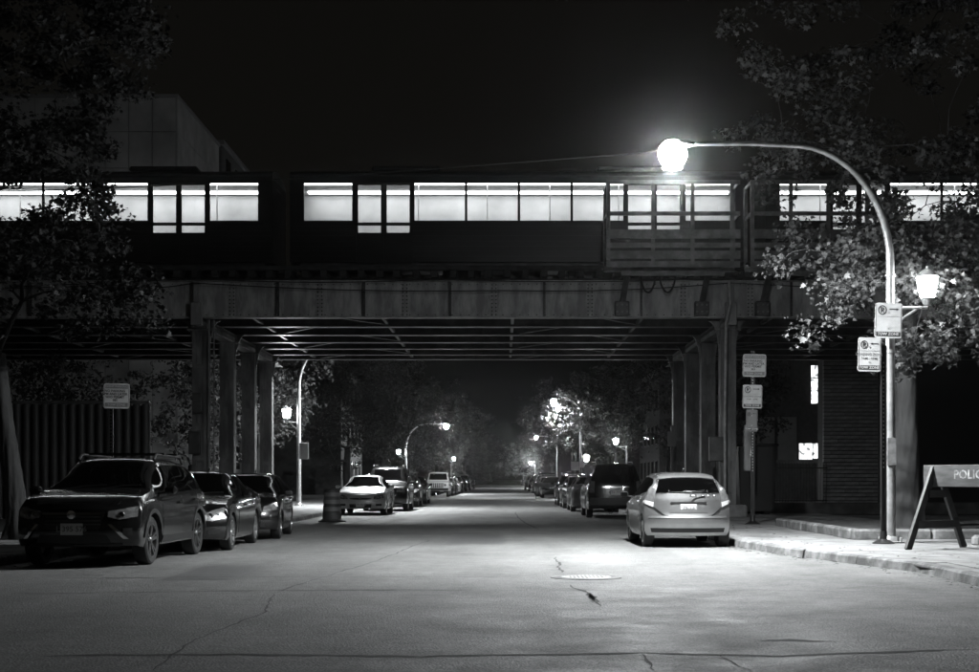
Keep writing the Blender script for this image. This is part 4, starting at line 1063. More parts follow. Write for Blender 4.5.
class CarStyle:
    def __init__(s, L, W, ax, bx, Rw, sill, top, belt, rhw, nose, tail, planf=0.30, planr=0.22, rim='five', tread=0.0):
        s.L, s.W, s.ax, s.bx, s.R, s.sill = L, W, ax, bx, Rw, sill
        s.top = smooth_prof(top); s.belt = smooth_prof(belt, 0.12); s.rhw = rhw; s.nose = nose; s.tail = tail; s.planf, s.planr = planf, planr
        s.parts = []           # (name, mesh, matkey, parent index)
        h = L / 2
        xs = sorted(set([round(v, 4) for v in list(np.linspace(-h, h, 49)) + [c + (Rw + 0.05) * q for c in (ax, bx) for q in (-1.06, -1, -0.96, -0.88, -0.75, -0.55, -0.3, 0, 0.3, 0.55, 0.75, 0.88, 0.96, 1, 1.06)]]))
        s.xs = xs
        V = []; F_ = []; NP = 14
        def half(x):
            b = s.sill
            lift = max(0, (abs(x) - (h - 0.5)) / 0.5) * 0.03; b += lift
            for c in (ax, bx):
                dx = abs(x - c); ra = Rw + 0.05
                if dx < ra: b = max(b, Rw + math.sqrt(max(ra * ra - dx * dx, 0)))
            e = abs(x) / h; w = W / 2 * (1 - 0.05 * e ** 5)
            bl = s.belt(x); tp = max(s.top(x), bl + 0.012)
            g_ = min(1, max(0, (tp - bl) / 0.42)); g_ = g_ * g_ * (3 - 2 * g_)
            sc = lambda z: 1 - 0.20 * (z - 0.62) ** 2 - (0.012 if z < s.sill + 0.03 else 0)
            P = [(0.5 * w, b + 0.02), (w * sc(b) - 0.01, b)]
            for k in (0.12, 0.35, 0.55, 0.75, 0.9): z = b + (bl - b) * k; P.append((w * sc(z), z))
            ysh = w * sc(bl) - 0.025; P.append((ysh, bl + 0.0))
            yr = ysh - 0.03 + (s.rhw - ysh + 0.03) * g_; yr = min(yr, ysh - 0.02); zr = tp - 0.012 - 0.05 * g_
            for k in (0.04, 0.5, 0.96):
                bow = 0.022 * g_ * math.sin(PI * k); P.append((ysh + (yr - ysh) * k + bow, bl + (max(zr, bl + 0.004) - bl) * k))
            P.append((yr - 0.07, tp - 0.012 - 0.018 * g_)); P.append((yr * 0.5, tp - 0.004)); P.append((0, tp))
            return P
        s.half = half
        def deform(x, y, z):
            D = 0.62
            if x > h - D:
                u = (x - (h - D)) / D; x -= u * u * (s.planf * (abs(y) / (W / 2)) ** 2.6 + float(np.interp(z, *zip(*s.nose))))
            elif x < -h + D:
                u = (-h + D - x) / D; x += u * u * (s.planr * (abs(y) / (W / 2)) ** 2.8 + float(np.interp(z, *zip(*s.tail))))
            return (x, y, z)
        rows = []
        for x in xs:
            P = half(x); full = [(y, z) for y, z in P] + [(-y, z) for y, z in P[-2::-1]]
            rows.append(len(V)); V += [deform(x, y, z) for y, z in full]
        M = 2 * NP - 1
        for a, b in zip(rows[:-1], rows[1:]):
            for k in range(M - 1): F_.append((a + k, a + k + 1, b + k + 1, b + k))
            F_.append((a + M - 1, a, b, b + M - 1))
        for x in (xs[0], xs[-1]):          # end caps as curved grids
            P = half(x); base = len(V); fr = np.linspace(-1, 1, 13); rws = P[1:11]
            for y, z in rws: V += [deform(x, y * f, z) for f in fr]
            tc = [(P[10][0], P[10][1]), P[11], P[12], P[13]]; yy = [p[0] for p in tc][::-1]; zz = [p[1] for p in tc][::-1]
            V += [deform(x, P[10][0] * f, float(np.interp(abs(P[10][0] * f), yy, zz))) for f in fr]
            for r in range(len(rws)):
                for k in range(12): a = base + r * 13 + k; F_.append((a, a + 1, a + 14, a + 13))
        mb = MB().add(V, F_)
        bm = bmesh.new(); vs_ = [bm.verts.new(v) for v in V]
        for f in F_:
            try: bm.faces.new([vs_[i] for i in f])
            except ValueError: pass
        bmesh.ops.remove_doubles(bm, verts=bm.verts[:], dist=0.002); bmesh.ops.recalc_face_normals(bm, faces=bm.faces[:])
        me = bpy.data.meshes.new('body'); bm.to_mesh(me); s.bvh = BVHTree.FromBMesh(bm); bm.free()
        me.polygons.foreach_set('use_smooth', [True] * len(me.polygons)); me.set_sharp_from_angle(angle=R(38))
        s.add('body', me, 'PAINT')
        s.wheels(rim, tread); s.auto_glass()
    def add(s, name, me, m, parent=-1, loc=None):
        me.materials.clear(); me.materials.append(None); s.parts.append((name, me, m, parent, loc)); return len(s.parts) - 1
    def addmb(s, name, mb, m, parent=-1, smooth=True, angle=35): return s.add(name, mb.mesh(name, smooth=smooth, angle=angle), m, parent)
    def hit(s, axis, a, b):
        if axis == 'front': o, d = Vector((s.L, a, b)), Vector((-1, 0, 0))
        elif axis == 'rear': o, d = Vector((-s.L, a, b)), Vector((1, 0, 0))
        elif axis == 'left': o, d = Vector((a, 3, b)), Vector((0, -1, 0))
        elif axis == 'right': o, d = Vector((a, -3, b)), Vector((0, 1, 0))
        else: o, d = Vector((a, b, 5)), Vector((0, 0, -1))
        loc, n, i, dist = s.bvh.ray_cast(o, d)
        if loc is None: return None, None
        if n.dot(d) > 0: n = -n
        return loc, n
    def patch(s, name, axis, topl, botl, m, off=0.006, parent=-1, nu=10, nv=5, depth=0.012):
        """panel laid on the body between two outline curves, with its own edge thickness"""
        def resample(pl, n):
            P = [Vector(p) for p in pl]; ln = [0]
            for a, b in zip(P[:-1], P[1:]): ln.append(ln[-1] + (b - a).length)
            t = np.linspace(0, ln[-1], n); return np.stack([np.interp(t, ln, [p[k] for p in P]) for k in (0, 1)], 1)
        T = resample(topl, nu + 1); B = resample(botl, nu + 1); G = []; N_ = []
        last = None
        for j in range(nv + 1):
            for i in range(nu + 1):
                q = T[i] + (B[i] - T[i]) * (j / nv); loc, n = s.hit(axis, q[0], q[1])
                if loc is None:
                    if last is None: loc, n = Vector((0, 0, 0)), Vector((0, 0, 1))
                    else: loc, n = last
                last = (loc, n); G.append(loc); N_.append(n)
        W_ = nu + 1; V = [g_ + n * off for g_, n in zip(G, N_)]; F_ = [(j * W_ + i, j * W_ + i + 1, (j + 1) * W_ + i + 1, (j + 1) * W_ + i) for j in range(nv) for i in range(nu)]
        ring = [i for i in range(W_)] + [j * W_ + nu for j in range(1, nv + 1)] + [nv * W_ + i for i in range(nu - 1, -1, -1)] + [j * W_ for j in range(nv - 1, 0, -1)]
        k0 = len(V); V += [V[i] - N_[i] * depth for i in ring]; n_ = len(ring)
        F_ += [(ring[k], ring[(k + 1) % n_], k0 + (k + 1) % n_, k0 + k) for k in range(n_)]
        return s.addmb(name, MB().add(V, F_), m, parent, True, 50)
    def both(s, name, topl, botl, m, **kw):
        r = []
        for ax_ in ('left', 'right'): r.append(s.patch(name, ax_, topl, botl, m, **kw))
        return r
    def mirror(s, name, axis, topl, botl, m, **kw):
        r = [s.patch(name, axis, topl, botl, m, **kw)]
        r.append(s.patch(name, axis, [(-a, b) for a, b in topl], [(-a, b) for a, b in botl], m, **kw)); return r
    def wheels(s, rim, tread):
        Rw = s.R; w = 0.105; ri = Rw * 0.70
        prof = [(ri, -w * .9), (Rw - 0.03, -w), (Rw - 0.006, -w * .82), (Rw, -w * .5), (Rw, w * .5), (Rw - 0.006, w * .82), (Rw - 0.03, w), (ri, w * .9), (ri - 0.02, w * .5), (ri - 0.02, -w * .5), (ri, -w * .9)]
        ty = MB()
        n = 28; vs = []
        for r, y in prof:
            for k in range(n): a = 2 * PI * k / n; vs.append((r * math.cos(a), y, r * math.sin(a)))
        ty.add(vs, [(i * n + k, i * n + (k + 1) % n, (i + 1) * n + (k + 1) % n, (i + 1) * n + k) for i in range(len(prof) - 1) for k in range(n)])
        tm = ty.mesh('wheel', smooth=True, angle=40)
        def rimmesh(sg):
            r_ = MB(); yo = sg * w * 0.72
            lip = [(ri + 0.004, sg * w * .93), (ri - 0.012, sg * w * .95), (ri - 0.022, sg * w * .7), (ri - 0.03, sg * w * .0)]
            vs = []
            for rr_, y in lip:
                for k in range(24): a = 2 * PI * k / 24; vs.append((rr_ * math.cos(a), y, rr_ * math.sin(a)))
            r_.add(vs, [(i * 24 + k, i * 24 + (k + 1) % 24, (i + 1) * 24 + (k + 1) % 24, (i + 1) * 24 + k) for i in range(3) for k in range(24)])
            ns = {'five': 5, 'ten': 10, 'twin': 5}[rim]
            for k in range(ns):
                for da in ((-0.13, 0.13) if rim == 'twin' else (0,)):
                    a = 2 * PI * k / ns + da + 0.3; a2 = a + da * 0.3
                    wd = {'five': 0.075, 'ten': 0.034, 'twin': 0.04}[rim]
                    p0 = (0.035 * math.cos(a), yo - sg * 0.012, 0.035 * math.sin(a)); p1 = ((ri - 0.015) * math.cos(a2), yo + sg * 0.012, (ri - 0.015) * math.sin(a2))
                    r_.bar(p0, p1, 0.03, wd, up=(-math.sin(a), 0, math.cos(a)))
            r_.lathe([(0.0, yo + sg * .018), (0.045, yo + sg * .016), (0.06, yo), (0.06, yo - sg * .03)], (0, 0, 0), 12, 'Y')
            return r_.mesh('rim', smooth=True, angle=35)
        rims = {1: rimmesh(1), -1: rimmesh(-1)}
        bd = MB().lathe([(0.0, -0.02), (ri * 0.86, -0.02), (ri * 0.86, 0.02), (0.0, 0.02)], (0, 0, 0), 18, 'Y').mesh('brake_disc')
        for me in (tm, bd, rims[1], rims[-1]): me.materials.append(None)
        for x in (s.ax, s.bx):
            for sg in (1, -1):
                y = sg * (s.W / 2 - w - 0.03)
                s.parts.append(('wheel', tm, TYRE, -1, (x, y, s.R))); k = len(s.parts) - 1
                s.parts.append(('rim', rims[sg], 'RIM', k, None)); s.parts.append(('brake_disc', bd, STEELD, k, None))
    def auto_glass(s):
        h = s.L / 2; X = np.linspace(-h + 0.05, h - 0.05, 300)
        s.dlo = [x for x in X if s.top(x) - s.belt(x) > 0.20]
        s.dx0, s.dx1 = min(s.dlo), max(s.dlo)
    def side_windows(s, cuts, x0=None, x1=None, gap=0.05, lo=0.035, hi=0.115):
        x0 = x0 if x0 is not None else s.dx0; x1 = x1 if x1 is not None else s.dx1
        e = [x0] + list(cuts) + [x1]
        for a, b in zip(e[:-1], e[1:]):
            xs = np.linspace(a + gap / 2, b - gap / 2, 12)
            bot = [(x, s.belt(x) + lo) for x in xs]; topl = [(x, max(s.top(x) - hi, s.belt(x) + lo + 0.01)) for x in xs]
            s.both('side_window', topl, bot, CARGLASS, off=0.004, nu=11, nv=5)
    def windscreen(s, xh, xc, name='windscreen', inset=0.10):
        T, B = [], []
        xs = np.linspace(xh, xc, 8); rows = []
        for x in xs:
            P = s.half(x); rows.append((x, P[10][0] - inset * 0.6))
        # lay it down as strips across the car
        s.patch(name, 'top', [(x, y) for x, y in rows], [(x, -y) for x, y in rows], CARGLASS, off=0.004, nu=10, nv=10)
    def doors(s, cuts, z0=0.10):
        for a, b in zip(cuts[:-1], cuts[1:]):
            xs = np.linspace(a + 0.006, b - 0.006, 10)
            def lowz(x):
                zz = s.sill + z0
                for c in (s.ax, s.bx):
                    dx = abs(x - c); ra = s.R + 0.085
                    if dx < ra: zz = max(zz, s.R + math.sqrt(ra * ra - dx * dx))
                return zz
            topl = [(x, s.belt(x) - 0.012) for x in xs]; bot = [(x, min(lowz(x), s.belt(x) - 0.1)) for x in xs]
            for ax_, sg in (('left', 1), ('right', -1)):
                sa = [(a - 0.012, s.belt(a) - 0.01), (a + 0.012, s.belt(a) - 0.01)]; sz = min(lowz(a), s.belt(a) - 0.1)
                s.patch('door_seam', ax_, sa, [(a - 0.012, sz), (a + 0.012, sz)], BLACKM, off=0.0025, nu=1, nv=8, depth=0.003)
                k = s.patch('door', ax_, topl, bot, 'PAINT', off=0.004, nu=12, nv=6, depth=0.010)
                zh = s.belt(a) - 0.12; xh = a + 0.10
                loc, n = s.hit(ax_, xh, zh)
                if loc: s.addmb('door_handle', MB().bev(loc.x, loc.x + 0.19, loc.y + sg * 0.008 - 0.012, loc.y + sg * 0.03 + 0.005, loc.z - 0.014, loc.z + 0.014, 0.006), 'HANDLE', k)
    def mirrors(s, x, m='PAINT'):
        for sg in (1, -1):
            y = sg * (s.W / 2 + 0.02); z = s.belt(x) + 0.10
            mb = MB(); bmv = []
            mb.bev(x - 0.05, x + 0.09, min(y, y + sg * 0.17), max(y, y + sg * 0.17), z - 0.055, z + 0.06, 0.035)
            k = s.addmb('wing_mirror', mb, m)
            s.addmb('mirror_glass', MB().box(x - 0.056, x - 0.051, min(y + sg * .03, y + sg * 0.145), max(y + sg * .03, y + sg * 0.145), z - 0.035, z + 0.042), CARGLASS, k, False)
            s.addmb('mirror_arm', MB().bar((x + 0.02, y - sg * 0.12, z - 0.05), (x + 0.02, y + sg * 0.04, z - 0.03), 0.05, 0.03), PLASTIC, k)
    def plate(s, axis, z, text=None, y=0.0):
        loc, n = s.hit(axis, y, z); sg = 1 if axis == 'front' else -1
        x = loc.x + sg * 0.012
        k = s.addmb('licence_plate', MB().bev(x - 0.004, x + 0.004, y - 0.155, y + 0.155, z - 0.08, z + 0.08, 0.003), PLATE, -1, False)
        if text:
            me = text_mesh(text, 0.105, 0.003); me.transform(Matrix.Translation((x + sg * 0.0055, y, z)) @ Matrix.Rotation(R(90 * sg), 4, 'Z') @ Matrix.Rotation(R(90), 4, 'X')); s.add('lettering', me, SIGNG, k)
        return k

def place(st, name, label, loc, rz, paint, rim=RIM, group=None, handle=None, skip=()):
    t = empty(name, (loc[0], loc[1], 0.0), rz); tag(t, label, 'car', group)
    objs = []
    for nm, me, m, par, l in st.parts:
        o = bpy.data.objects.new(nm, me); COL.objects.link(o); objs.append(o)
        o.parent = t if par < 0 else objs[par]
        if l: o.location = l
        m = {'PAINT': paint, 'RIM': rim, 'HANDLE': handle or paint}.get(m, m) if isinstance(m, str) else m
        o.material_slots[0].link = 'OBJECT'; o.material_slots[0].material = m
    return t
CG = 'cars parked along the street'

# --- crossover (left foreground)
SUV = CarStyle(4.46, 1.80, 1.33, -1.34, 0.345, 0.27,
    [(-2.23, 0.98), (-2.05, 1.20), (-1.82, 1.42), (-1.6, 1.49), (-0.9, 1.55), (0.0, 1.555), (0.32, 1.52), (1.12, 1.07), (1.5, 1.02), (2.0, 0.95), (2.23, 0.86)],
    [(-2.23, 0.95), (-1.7, 1.04), (-0.6, 1.00), (0.4, 0.97), (1.1, 0.955), (1.9, 0.87), (2.23, 0.80)], 0.60,
    [(0.2, 0.10), (0.35, 0.02), (0.5, 0.0), (0.68, 0.02), (0.80, 0.07), (0.95, 0.22)], [(0.2, 0.1), (0.4, 0.0), (0.7, 0.0), (1.0, 0.05), (1.5, 0.2)], 0.34, 0.25, 'twin')
s = SUV
s.side_windows((-1.28, -0.32, ), -1.95, 0.98)
s.windscreen(0.36, 1.06); s.doors((-1.28, -0.30, 0.86))
s.patch('hood', 'top', [(1.16, 0.66), (1.6, 0.66), (2.0, 0.56)], [(1.16, -0.66), (1.6, -0.66), (2.0, -0.56)], 'PAINT', off=0.005, nu=8, nv=12)
s.mirrors(0.80)
s.patch('grille', 'front', [(-0.42, 0.735), (0.42, 0.735)], [(-0.36, 0.53), (0.36, 0.53)], PLASTIC, off=0.010, nu=12)
gk = len(s.parts) - 1
s.patch('grille_bar', 'front', [(-0.44, 0.755), (0.44, 0.755)], [(-0.42, 0.725), (0.42, 0.725)], CHROME, off=0.022, parent=gk, nv=2)
for z in (0.70, 0.65, 0.60): s.patch('grille_slat', 'front', [(-0.38, z + .008), (0.38, z + .008)], [(-0.38, z - .008), (0.38, z - .008)], STEELD, off=0.018, parent=gk, nv=1)
s.addmb('emblem', MB().lathe([(0.0, 2.262), (0.06, 2.258), (0.06, 2.24)], (0, 0, 0.735), 14, 'X'), CHROME, gk)
for k in s.mirror('headlight', 'front', [(0.47, 0.775), (0.66, 0.81), (0.83, 0.845)], [(0.47, 0.70), (0.62, 0.665), (0.82, 0.70)], LAMPCLR, off=0.012):
    pass
hk = len(s.parts) - 1
for sg in (1, -1):
    loc, n = s.hit('front', sg * 0.64, 0.735)
    s.addmb('projector', MB().lathe([(0.0, loc.x + 0.028), (0.035, loc.x + 0.026), (0.045, loc.x + 0.008)], (0, sg * 0.64, 0.735), 12, 'X'), BLACKM, hk if sg < 0 else hk - 1)
s.mirror('bumper_corner', 'front', [(0.50, 0.63), (0.66, 0.65), (0.83, 0.66)], [(0.66, 0.42), (0.74, 0.40), (0.83, 0.40)], 'PAINT', off=0.02)
s.mirror('fog_lamp_trim', 'front', [(0.47, 0.60), (0.52, 0.60)], [(0.66, 0.40), (0.72, 0.40)], CHROME, off=0.026)
s.mirror('fog_lamp', 'front', [(0.655, 0.545), (0.76, 0.545)], [(0.655, 0.455), (0.76, 0.455)], BLACKM, off=0.03, nu=4, nv=3)
s.patch('lower_intake', 'front', [(-0.46, 0.46), (0.46, 0.46)], [(-0.52, 0.34), (0.52, 0.34)], PLASTIC, off=0.012)
s.patch('skid_plate', 'front', [(-0.66, 0.335), (0.66, 0.335)], [(-0.55, 0.285), (0.55, 0.285)], PLASTIC, off=0.02)
s.plate('front', 0.535, 'L 395 576')
for c in (s.ax, s.bx):      # black cladding round the arches
    a = np.linspace(0.12, PI - 0.12, 14)
    s.both('arch_cladding', [(c + (s.R + 0.115) * math.cos(t), s.R + (s.R + 0.115) * math.sin(t)) for t in a], [(c + (s.R + 0.06) * math.cos(t), s.R + (s.R + 0.06) * math.sin(t)) for t in a], PLASTIC, off=0.014, nu=14, nv=2)
s.both('sill_cladding', [(-0.88, 0.40), (0.88, 0.40)], [(-0.92, 0.30), (0.92, 0.30)], PLASTIC, off=0.016, nv=2)
for sg in (1, -1):
    s.addmb('roof_rail', MB().tube([(-1.5, sg * 0.56, 1.47), (-1.35, sg * 0.56, 1.575), (0.05, sg * 0.57, 1.60), (0.2, sg * 0.57, 1.52)], 0.02, 8), PLASTIC)
for x in (-1.0, -0.25): s.addmb('roof_bar', MB().bar((x, -0.62, 1.615), (x, 0.62, 1.615), 0.06, 0.03), PLASTIC)
for y0, y1 in ((-0.5, 0.1), (0.05, 0.6)):
    s.addmb('wiper', MB().tube([(1.12, y0, 1.075), (1.04, (y0 + y1) / 2, 1.125), (1.0, y1, 1.14)], 0.010, 5), BLACKM)
s.mirror('tail_light', 'rear', [(0.55, 0.98), (0.80, 1.0)], [(0.55, 0.84), (0.82, 0.82)], LAMPRED, off=0.012)
s.patch('rear_window', 'rear', [(-0.52, 1.40), (0.52, 1.40)], [(-0.62, 1.06), (0.62, 1.06)], CARGLASS, off=0.006)
s.plate('rear', 0.74)

# --- sedan
def make_sedan(L, W, H, rim, face):
    h = L / 2
    s = CarStyle(L, W, h - 0.93, -h + 1.08, 0.325, 0.20,
        [(-h, 0.92), (-h + 0.15, 1.02), (-h + 0.68, 1.07), (-h + 1.35, H - 0.12), (-h + 1.75, H - 0.03), (-0.15, H), (0.15, H - 0.03), (1.0, 1.0), (1.45, 0.945), (h - 0.25, 0.80), (h, 0.68)],
        [(-h, 0.90), (-h + 0.4, 0.97), (-0.6, 0.95), (0.5, 0.92), (1.1, 0.89), (h - 0.3, 0.75), (h, 0.64)], 0.575,
        [(0.15, 0.10), (0.3, 0.02), (0.45, 0.0), (0.58, 0.02), (0.68, 0.09), (0.85, 0.22)], [(0.15, 0.12), (0.35, 0.02), (0.6, 0.0), (0.9, 0.04), (1.05, 0.10)], 0.42, 0.30, rim)
    s.side_windows((-0.95, -0.12), -h + 1.02, 0.86, hi=0.10)
    s.windscreen(0.20, 0.94); s.windscreen(-h + 0.80, -h + 1.52, 'rear_window')
    s.doors((-1.02, -0.10, 0.92)); s.mirrors(0.70)
    s.patch('hood', 'top', [(1.06, 0.66), (1.6, 0.66), (h - 0.33, 0.56)], [(1.06, -0.66), (1.6, -0.66), (h - 0.33, -0.56)], 'PAINT', off=0.005, nu=8, nv=12)
    s.patch('boot_lid', 'top', [(-h + 0.14, 0.56), (-h + 0.62, 0.62)], [(-h + 0.14, -0.56), (-h + 0.62, -0.62)], 'PAINT', off=0.005)
    if face == 'a':      # swept back lamps, wide grille
        s.mirror('headlight', 'front', [(0.46, 0.66), (0.62, 0.735), (0.80, 0.79)], [(0.44, 0.575), (0.62, 0.55), (0.81, 0.60)], LAMPCLR, off=0.012); hk = len(s.parts) - 1
        s.patch('grille', 'front', [(-0.38, 0.645), (0.38, 0.645)], [(-0.34, 0.53), (0.34, 0.53)], BLACKM, off=0.010); gk = len(s.parts) - 1
        s.patch('grille_bar', 'front', [(-0.40, 0.665), (0.40, 0.665)], [(-0.39, 0.645), (0.39, 0.645)], CHROME, off=0.02, parent=gk, nv=1)
        s.patch('lower_intake', 'front', [(-0.42, 0.40), (0.42, 0.40)], [(-0.48, 0.27), (0.48, 0.27)], PLASTIC, off=0.010)
        s.mirror('fog_lamp', 'front', [(0.56, 0.40), (0.74, 0.42)], [(0.56, 0.32), (0.74, 0.33)], BLACKM, off=0.014, nu=5, nv=3)
    else:                # thin grille with emblem, three lower openings
        s.mirror('headlight', 'front', [(0.48, 0.665), (0.62, 0.715), (0.80, 0.745)], [(0.46, 0.575), (0.62, 0.56), (0.81, 0.61)], LAMPCLR, off=0.012); hk = len(s.parts) - 1
        s.patch('grille', 'front', [(-0.40, 0.60), (-0.2, 0.615), (0.2, 0.615), (0.40, 0.60)], [(-0.37, 0.572), (-0.2, 0.555), (0.2, 0.555), (0.37, 0.572)], BLACKM, off=0.010); gk = len(s.parts) - 1
        s.addmb('emblem', MB().bev(h - 0.02, h + 0.035, -0.055, 0.055, 0.55, 0.635, 0.01), CHROME, gk)
        s.patch('lower_intake', 'front', [(-0.40, 0.40), (0.40, 0.40)], [(-0.38, 0.27), (0.38, 0.27)], PLASTIC, off=0.010)
        s.mirror('fog_lamp_recess', 'front', [(0.54, 0.41), (0.74, 0.41)], [(0.54, 0.33), (0.74, 0.33)], PLASTIC, off=0.012, nu=5, nv=3)
    for sg in (1, -1):
        for yy, r_ in ((0.60, 0.05), (0.72, 0.04)):
            loc, n = s.hit('front', sg * yy, 0.645)
            s.addmb('reflector', MB().lathe([(0.0, loc.x + 0.004), (r_ * .7, loc.x + 0.014), (r_, loc.x + 0.022)], (0, sg * yy, 0.645), 10, 'X'), CHROME, hk if sg < 0 else hk - 1)
    s.plate('front', 0.42 if face == 'a' else 0.37, 'K 48 2261' if face == 'a' else 'P 72 9014')
    s.mirror('tail_light', 'rear', [(0.50, 0.93), (0.80, 0.94)], [(0.50, 0.80), (0.81, 0.76)], LAMPRED, off=0.012)
    s.plate('rear', 0.72)
    s.addmb('aerial_fin', MB().prism([(-1.05, H - 0.03), (-0.85, H - 0.015), (-1.03, H + 0.06)], -0.015, 0.015, 'XZ'), 'PAINT')
    for y0, y1 in ((-0.5, 0.1), (0.05, 0.6)):
        s.addmb('wiper', MB().tube([(1.0, y0, 1.0), (0.93, (y0 + y1) / 2, 1.045), (0.90, y1, 1.05)], 0.010, 5), BLACKM)
    return s
SED = make_sedan(4.82, 1.80, 1.46, 'ten', 'a')
SED2 = make_sedan(4.80, 1.80, 1.45, 'five', 'b')

# --- small hatchback (right foreground, seen from behind)
H = CarStyle(4.0, 1.695, 1.17, -1.38, 0.30, 0.20,
    [(-2.0, 1.04), (-1.86, 1.13), (-1.52, 1.36), (-1.25, 1.405), (-0.6, 1.44), (0.05, 1.44), (0.4, 1.40), (1.25, 0.99), (1.6, 0.90), (2.0, 0.74)],
    [(-2.0, 0.99), (-1.6, 1.02), (-0.5, 0.95), (0.5, 0.90), (1.2, 0.86), (2.0, 0.68)], 0.55,
    [(0.15, 0.08), (0.3, 0.02), (0.45, 0.0), (0.6, 0.04), (0.8, 0.18)], [(0.15, 0.16), (0.30, 0.06), (0.45, 0.0), (0.60, 0.015), (0.66, 0.07), (0.90, 0.09), (1.0, 0.12), (1.4, 0.16)], 0.36, 0.30, 'five')
s = H
s.side_windows((-0.62, 0.18), -1.62, 1.02, hi=0.105); s.windscreen(0.46, 1.18); s.doors((-1.0, -0.02, 0.92)); s.mirrors(0.80, PLASTIC)
s.patch('tailgate', 'rear', [(-0.56, 1.02), (0.56, 1.02)], [(-0.66, 0.80), (-0.42, 0.60), (0.42, 0.60), (0.66, 0.80)], 'PAINT', off=0.010, nu=16, nv=8)
tk = len(s.parts) - 1
s.patch('tailgate_seam', 'rear', [(-0.675, 0.80), (-0.43, 0.60), (0.43, 0.60), (0.675, 0.80)], [(-0.69, 0.785), (-0.44, 0.58), (0.44, 0.58), (0.69, 0.785)], BLACKM, off=0.012, nu=18, nv=1, depth=0.004)
s.patch('window_surround', 'rear', [(-0.545, 1.365), (0.0, 1.382), (0.545, 1.365)], [(-0.63, 1.03), (0.0, 1.015), (0.63, 1.03)], BLACKM, off=0.006, nu=14, nv=7)
s.patch('rear_window', 'rear', [(-0.50, 1.345), (0.0, 1.36), (0.50, 1.345)], [(-0.60, 1.045), (0.0, 1.03), (0.60, 1.045)], CARGLASS, off=0.010, nu=14, nv=7)
wk = len(s.parts) - 1
s.patch('plate_recess', 'rear', [(-0.30, 0.83), (0.30, 0.83)], [(-0.36, 0.66), (0.36, 0.66)], 'PAINT', off=0.016, parent=tk)
s.patch('chrome_bar', 'rear', [(-0.33, 0.862), (0.33, 0.862)], [(-0.34, 0.835), (0.34, 0.835)], BLACKM, off=0.026, parent=tk, nv=2)
s.plate('rear', 0.745, 'J 79 1E3')
s.mirror('tail_light', 'rear', [(0.60, 1.12), (0.69, 1.14)], [(0.64, 0.76), (0.82, 0.84)], LAMPRED, off=0.014, nu=6, nv=10)
for k in (len(s.parts) - 2, len(s.parts) - 1):
    sg = 1 if k == len(s.parts) - 2 else -1
lk = len(s.parts) - 2
s.patch('reversing_lamp', 'rear', [(0.635, 0.86), (0.80, 0.90)], [(0.645, 0.77), (0.82, 0.845)], LAMPWHT, off=0.020, parent=lk, nu=5, nv=4)
s.patch('reversing_lamp', 'rear', [(-0.635, 0.86), (-0.80, 0.90)], [(-0.645, 0.77), (-0.82, 0.845)], LAMPWHT, off=0.020, parent=lk + 1, nu=5, nv=4)
s.patch('spoiler', 'top', [(-1.57, 0.52), (-1.32, 0.52)], [(-1.57, -0.52), (-1.32, -0.52)], 'PAINT', off=0.028, nu=5, nv=12, depth=0.03)
s.patch('bumper_step', 'rear', [(-0.72, 0.60), (0.72, 0.60)], [(-0.74, 0.56), (0.74, 0.56)], 'PAINT', off=0.016, nv=2, nu=14)
s.patch('diffuser', 'rear', [(-0.70, 0.375), (0.70, 0.375)], [(-0.66, 0.215), (0.66, 0.215)], PLASTIC, off=0.010, nu=12, nv=2)
s.addmb('aerial', MB().tube([(-1.12, 0.0, 1.41), (-1.22, 0.0, 1.50)], 0.014, 6), BLACKM)
s.addmb('rear_wiper', MB().tube([(-1.99, -0.03, 1.03), (-1.965, -0.10, 1.06), (-1.93, -0.30, 1.085)], 0.011, 5), BLACKM, wk)
for y0, w_, h_ in ((-0.09, 0.13, 0.055), (-0.27, 0.055, 0.055), (-0.37, 0.055, 0.06), (-0.49, 0.06, 0.06)):
    s.patch('sticker', 'rear', [(y0 + w_ / 2, 0.985 + h_ / 2), (y0 - w_ / 2, 0.985 + h_ / 2)], [(y0 + w_ / 2, 0.985 - h_ / 2), (y0 - w_ / 2, 0.985 - h_ / 2)], SIGNK, off=0.014, parent=tk, nu=2, nv=2, depth=0.003)
    s.patch('sticker', 'rear', [(y0 + w_ / 4, 0.985 + h_ / 4), (y0 - w_ / 5, 0.985 + h_ / 4)], [(y0 + w_ / 5, 0.985 - h_ / 5), (y0 - w_ / 4, 0.985 - h_ / 5)], SIGNW, off=0.017, parent=tk, nu=2, nv=2, depth=0.002)
s.mirror('headlight', 'front', [(0.5, 0.70), (0.76, 0.80)], [(0.5, 0.60), (0.77, 0.64)], LAMPCLR, off=0.012)
s.patch('lower_intake', 'front', [(-0.5, 0.42), (0.5, 0.42)], [(-0.55, 0.28), (0.55, 0.28)], PLASTIC, off=0.010)

# --- tall boxy car (black, seen from behind) and plain variants
BOX = CarStyle(4.85, 1.90, 1.45, -1.42, 0.37, 0.28,
    [(-2.42, 1.74), (-2.2, 1.80), (-1.2, 1.84), (0.1, 1.83), (0.35, 1.79), (1.02, 1.17), (1.3, 1.12), (2.1, 1.03), (2.42, 0.92)],
    [(-2.42, 1.12), (-1.0, 1.10), (0.6, 1.07), (1.1, 1.05), (2.1, 0.96), (2.42, 0.88)], 0.66,
    [(0.2, 0.08), (0.4, 0.0), (0.7, 0.0), (0.85, 0.04), (1.05, 0.16)], [(0.2, 0.08), (0.45, 0.0), (0.75, 0.02), (1.1, 0.05), (1.75, 0.26)], 0.28, 0.16, 'five')
s = BOX
s.side_windows((-1.38, -0.35), -2.22, 0.86, hi=0.13); s.windscreen(0.42, 0.95); s.doors((-1.32, -0.33, 0.88)); s.mirrors(0.72)
